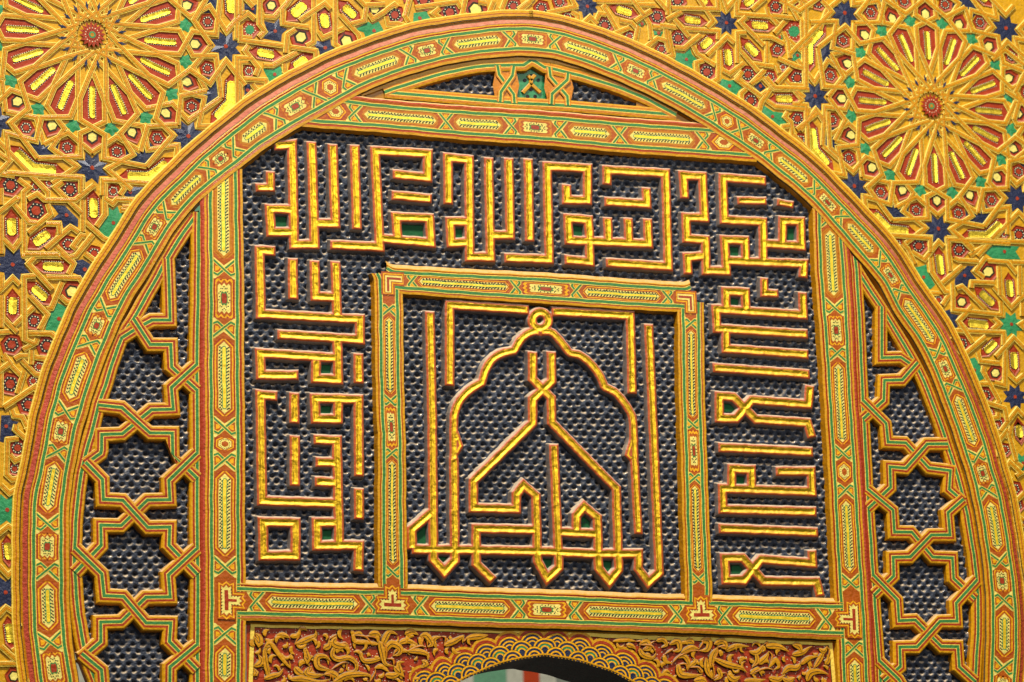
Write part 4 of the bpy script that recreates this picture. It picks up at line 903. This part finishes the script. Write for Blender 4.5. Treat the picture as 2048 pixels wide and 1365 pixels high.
# border straps that close the girih against the arch
for sd in (-1,1):
    P=np.array([c+n_*(h_+33) for c,n_,h_ in zip(RING.C,RING.N,RING.H)]); P=P[P[:,0]<XSPLIT+5] if sd<0 else P[P[:,0]>XSPLIT-5]
    sweep(SM[sd],P,[(-9,-7),(-8,0),(-6,.3),(-.8,.5),(.8,.5),(6,.3),(8,0),(9,-7)],['pale','line','ochre','red','ochre','pale','pale'],d0=.2)
    o=SM[sd].build('strapwork',SPL if sd<0 else SPR)
# ================================================================== carved leaf panel and scalloped arch at the bottom
carv=thing('carved_arch_panel','carved red panel of ochre leaf scrolls over a scalloped arch at the bottom edge','panel')
H7=crop(480,1140,3.303);H8=crop(1040,1150,3.012)
D_C=-10.
archpx=H7((1180,850),(1290,795),(1420,743),(1500,700),(1700,618),(1900,572),(2045,562))+H8((180,488),(330,510),(560,580),(700,655),(820,735),(900,800))
AR=smooth(spline(Wm(archpx,D_C),6),3)
mb=MB()
top=Wm(H7((40,352),(1000,372))+H8((0,330),(900,372),(1900,402)),D_C); 
# red ground as quads between arch and top edge
T=resample(top,6.); xs=AR[:,0]
def top_z(x): return np.interp(x,T[:,0],T[:,1])
xl=T[0][0]; xr=T[-1][0]; zb=Wm([(500,1440)])[0][1]
nv=0
for a,b in zip(AR[:-1],AR[1:]):
    mb.poly([a,b,(b[0],top_z(b[0])),(a[0],top_z(a[0]))],D_C,'red')
for x0,x1,zz in ((xl,AR[0][0],0),(AR[-1][0],xr,0)):
    k=12
    for i in range(k):
        a=x0+(x1-x0)*i/k; b=x0+(x1-x0)*(i+1)/k; mb.poly([(a,zb),(b,zb),(b,top_z(b)),(a,top_z(a))],D_C,'red')
mb.build('red_ground',carv)
mb=MB(); e=[(0,-2),(1.5,2),(7.5,2),(9.,-2)]
fr=np.vstack([[(xl+4,zb)],T[2:-2]+np.array([0,-4]),[(xr-4,zb)]])
sweep(mb,fr[::-1],[(-5,-1),(-4,2),(4,2),(5,-1)],['ochre_deep','pale','line'],d0=D_C)
mb.build('edge_fillet',carv)
# soffit going back from the arch edge
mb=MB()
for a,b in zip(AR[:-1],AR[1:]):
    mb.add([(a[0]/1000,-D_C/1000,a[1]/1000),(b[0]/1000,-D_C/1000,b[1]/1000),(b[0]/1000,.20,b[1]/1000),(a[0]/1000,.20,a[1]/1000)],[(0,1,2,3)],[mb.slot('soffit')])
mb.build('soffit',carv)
# scallops: rows of overlapping ribbed lobes following the arch
mb=MB(); s_=np.r_[0,np.cumsum(np.hypot(*np.diff(AR,axis=0).T))]; NN=miters(AR); NN/=np.hypot(*NN.T)[:,None]
if NN[len(NN)//2][1]<0: NN=-NN
def onA(s,t):
    c=np.array([np.interp(s,s_,AR[:,0]),np.interp(s,s_,AR[:,1])]); n=np.array([np.interp(s,s_,NN[:,0]),np.interp(s,s_,NN[:,1])]); return c+n*t/np.hypot(*n)
pit=46.
def half(s,t,r,d,mn,k=12,a0=0.,a1=math.pi):
    mb.poly([onA(s+r*math.cos(a),t+r*math.sin(a)*1.0) for a in np.linspace(a0,a1,k)]+[onA(s-r*.8,min(t,0) if t<8 else t-8),onA(s+r*.8,min(t,0) if t<8 else t-8)],d,mn)
nl=int(s_[-1]/pit)
for i in range(-1,nl+2):
    s=(i+.5)*pit
    if s<-10 or s>s_[-1]+10: continue
    half(s,26,30,D_C+3.0+.02*(i%2),'ochre'); 
for i in range(-1,nl+2):
    s=(i+.5)*pit; half(s,26,25,D_C+3.2+.02*(i%2),'red')
for row,(t,off,ra) in enumerate(((21,0,24),(9,.5,24),(-4,0,22))):
    for i in range(-1,nl+2):
        s=(i+.5+off)*pit
        if s<0 or s>s_[-1]: continue
        dd=D_C+3.6+row*.55+.02*(i%2)
        for j,(r,mn) in enumerate(((ra,'black'),(ra-.8,'amber'),(ra-4.,'black'),(ra-5.,'navy'),(ra-8.4,'amber'),(ra-11.4,'black'),(ra-12.4,'leaf_green' if row==1 else 'navy'),(ra-15.4,'amber'),(ra-18.,'navy'))): half(s,t,r,dd+.06*j,mn)
sweep(mb,AR,[(-1.5,-1),(-1.5,6.),(1.5,6.),(1.5,0)],['ochre']*3,d0=D_C)
mb.build('scalloped_edge',carv)
# leaves
mb=MB(); ln=0
def leaf(px,w,k=.35,mn='leaf_ochre'):
    global ln,mb
    mb=MB()
    P=spline(Wm(px,D_C+4),4.); n=len(P)
    if n<4: return
    u=np.linspace(0,1,n); ws=np.clip(np.sin(np.pi*np.clip(u,0,1)**k)**.8,.12,1) if k!=1 else np.clip(1-u*.75,.15,1)
    ln+=1; d=D_C+3.2+(ln*.618%1)*1.5
    sweep(mb,P,[(-w-1.6,-3.5),(-w-.6,-.1),(-w,.2),(-w*.25,.7),(w*.0,.7),(w,.3),(w+.6,-.1),(w+1.6,-3.5)],['line','line',mn,'line' if w>4.5 else mn,mn,'line','line'],d0=d-0,ws=ws)
    mb.build('leaf' if w>2 else 'stem',carv)
leaves7=[((160,520),(200,480),(260,560),(330,640),(330,600)),((190,700),(170,600),(170,520),(230,500)),((100,420),(130,450),(130,490),(90,440)),((330,440),(380,430),(395,390)),((360,490),(440,460),(500,430),(500,390)),((430,560),(450,590),(430,520),(420,540)),
 ((240,430),(290,430),(330,450)),((550,520),(590,500),(590,460)),((640,440),(620,480),(660,500),(720,500)),((630,500),(610,560),(650,590),(720,580),(770,620),(760,670),(710,660),(710,610)),((600,660),(520,640),(510,580),(560,570),(600,600)),
 ((750,420),(760,470),(830,480),(910,490),(870,500)),((750,430),(790,420),(810,440)),((940,500),(960,450),(990,410),(1040,430)),((790,540),(820,600),(880,600),(930,590),(970,590)),((920,470),(940,540),(960,620),(1020,640)),((970,590),(960,540),(1000,490),(1060,520),(1050,560),(1010,570)),
 ((1050,490),(1100,470),(1160,490),(1190,510)),((1190,440),(1230,430),(1270,490),(1240,510)),((1190,440),(1200,500),(1230,510)),((1100,540),(1180,540),(1240,560),(1240,600)),((1020,640),(1060,680),(1050,620),(1090,610)),((1300,520),(1280,460),(1330,440)),((1350,500),(1420,470),(1470,440),(1470,480)),
 ((1490,450),(1560,440),(1640,430)),((160,720),(220,700),(260,690),(290,650)),((90,640),(130,620),(140,590),(120,560)),((360,640),(400,680),(450,690)),((460,640),(440,680),(500,700),(560,690)),((620,740),(700,700),(780,690),(860,700),(860,740)),((890,650),(940,640),(990,680)),
 ((330,720),(420,720),(520,740),(600,720)),((560,690),(600,680),(640,700),(650,740)),((90,700),(110,680),(90,650)),((850,430),(900,420),(930,440)),((1090,430),(1140,410),(1180,430)),((1200,600),(1230,620),(1200,650)),((960,700),(1020,700),(1080,670))]
leaves8=[((560,400),(640,390),(700,400)),((720,440),(740,480),(800,500),(820,470)),((720,420),(760,400),(780,440),(740,450)),((820,400),(860,390),(880,420),(850,440)),((900,420),(950,400),(960,450),(920,460)),((870,480),(880,520),(920,530)),((970,470),(1030,440),(1080,450)),((1090,400),(1140,400),(1130,450),(1080,460)),
 ((940,500),(990,490),(1020,540),(1010,580)),((950,540),(970,600),(1040,610),(1100,600)),((1020,560),(1060,520),(1040,510)),((1170,420),(1220,400),(1240,440),(1190,430)),((1150,560),(1160,490),(1190,440)),((1240,460),(1310,430),(1380,430)),((1160,500),(1240,540),(1330,560),(1370,590)),((1190,560),(1210,610),(1170,640)),
 ((1120,500),(1130,580),(1160,630)),((1250,600),(1290,630),(1330,610)),((1380,460),(1430,470),(1470,420)),((1480,430),(1560,430),(1620,460)),((1420,470),(1430,520),(1400,560)),((1440,540),(1480,500),(1500,460)),((1500,560),(1540,510),(1560,550),(1530,570)),((1390,600),(1440,570),(1460,610)),((1640,420),(1680,430),(1700,470)),
 ((1640,480),(1700,470),(1740,440),(1760,430)),((1580,600),(1620,560),(1670,560),(1700,520)),((1690,540),(1740,500),(1800,490)),((1770,560),(1800,520),(1840,440)),((1730,640),(1750,590),(1800,580),(1860,600)),((1580,620),(1620,640),(1660,620)),((1500,620),(1560,630),(1600,600)),((1800,440),(1830,460),(1850,430)),((1840,540),(1860,510),(1850,480)),
 ((1050,640),(1100,630),(1130,650)),((1350,640),(1420,640),(1480,630)),((1000,400),(1030,400),(1050,420)),((640,420),(680,430),(700,450))]
for i,l in enumerate(leaves7): leaf(H7(*l),4.2+2.4*((i*.37)%1),.6 if i%2 else .85)
for i,l in enumerate(leaves8): leaf(H8(*l),4.3+2.4*((i*.41)%1),.6 if i%2 else .85)
placed=[q for K,ls in ((H7,leaves7),(H8,leaves8)) for l in ls for q in Wm(K(*l),D_C)]
small=MB()
for _ in range(9000):
    if ln>420: break
    x=random.uniform(xl+16,xr-16); z=random.uniform(zb+40,top_z(x)-16)
    if AR[0][0]<x<AR[-1][0] and z<np.interp(x,AR[:,0],AR[:,1])+60: continue
    if min(np.hypot(*(q-(x,z))) for q in placed)<10.2: continue
    a=random.uniform(0,6.28); R_=random.uniform(5,11); sw=random.choice((-1,1))*random.uniform(1.6,3.4)
    pts=[(x+R_*math.cos(a+sw*t),z+R_*math.sin(a+sw*t)) for t in (0,.33,.66,1)]
    placed+= [np.array(q) for q in pts]
    P=spline(pts,3.); n=len(P); u=np.linspace(0,1,n); ws=np.clip(np.sin(np.pi*u**.7)**.8,.15,1); w_=random.uniform(2.6,4.4); ln+=1; mb=small
    sweep(mb,P,[(-w_-1.5,-3.5),(-w_-.5,-.1),(-w_,.2),(0,.7),(w_,.2),(w_+.5,-.1),(w_+1.5,-3.5)],['line','line','leaf_ochre','leaf_ochre','line','line'],d0=D_C+2.6+(ln*.618%1)*1.2,ws=ws)
o=small.build('small_leaves',carv); o['kind']='stuff'
# thin stems linking the leaves
for K,ls in ((H7,leaves7),(H8,leaves8)):
    for a,b in zip(ls[:-1],ls[1:]):
        if math.hypot(a[-1][0]-b[0][0],a[-1][1]-b[0][1])<150:
            mx_=((a[-1][0]+b[0][0])/2+20,(a[-1][1]+b[0][1])/2-20); leaf(K(a[-1],mx_,b[0]),1.7,.85,'orange')
mb=MB(); n=0
while n<2600:
    x=random.uniform(xl+8,xr-8); z=random.uniform(zb,top_z(x)-8)
    if AR[0][0]<x<AR[-1][0]:
        za=np.interp(x,AR[:,0],AR[:,1]); 
        if z<za+45: n+=1; continue
    r=.95; mb.poly([(x+r*math.cos(a),z+r*math.sin(a)) for a in (0,1.26,2.5,3.8,5.0)],D_C+.25,'dot'); n+=1
o=mb.build('dotting',carv); o['kind']='stuff'
# the far side of the doorway
bw=thing('far_wall','pale stone and green tile wall seen out of focus through the arch at the bottom edge','wall')
mb=MB(); random.seed(3)
for i in range(16):
    x=-900+i*230; mb.add([(x/1000,3.4,-1.9),((x+225)/1000,3.4,-1.9),((x+225)/1000,3.4,.8),(x/1000,3.4,.8)],[(0,1,2,3)],[mb.slot(random.choice(['far_stone','far_stone','leaf_green','far_grey']))]) if False else None
mat('far_stone',(.36,.35,.28),rough=.8,var=.5); mat('far_grey',(.16,.17,.14),rough=.8,var=.5); mat('far_green',(.10,.24,.14),rough=.7,var=.5)
for i in range(76):
    x=-1.0+i*.05; mn=['far_grey','far_stone','far_green','far_stone','far_grey','far_green','red','far_stone'][(i*5+i//3+i//7)%8]
    mb.add([(x,3.0,-1.6),(x+.0495,3.0,-1.6),(x+.0495,3.0,1.2),(x,3.0,1.2)],[(0,1,2,3)],[mb.slot(mn)])
mb.build('tiled_face',bw)
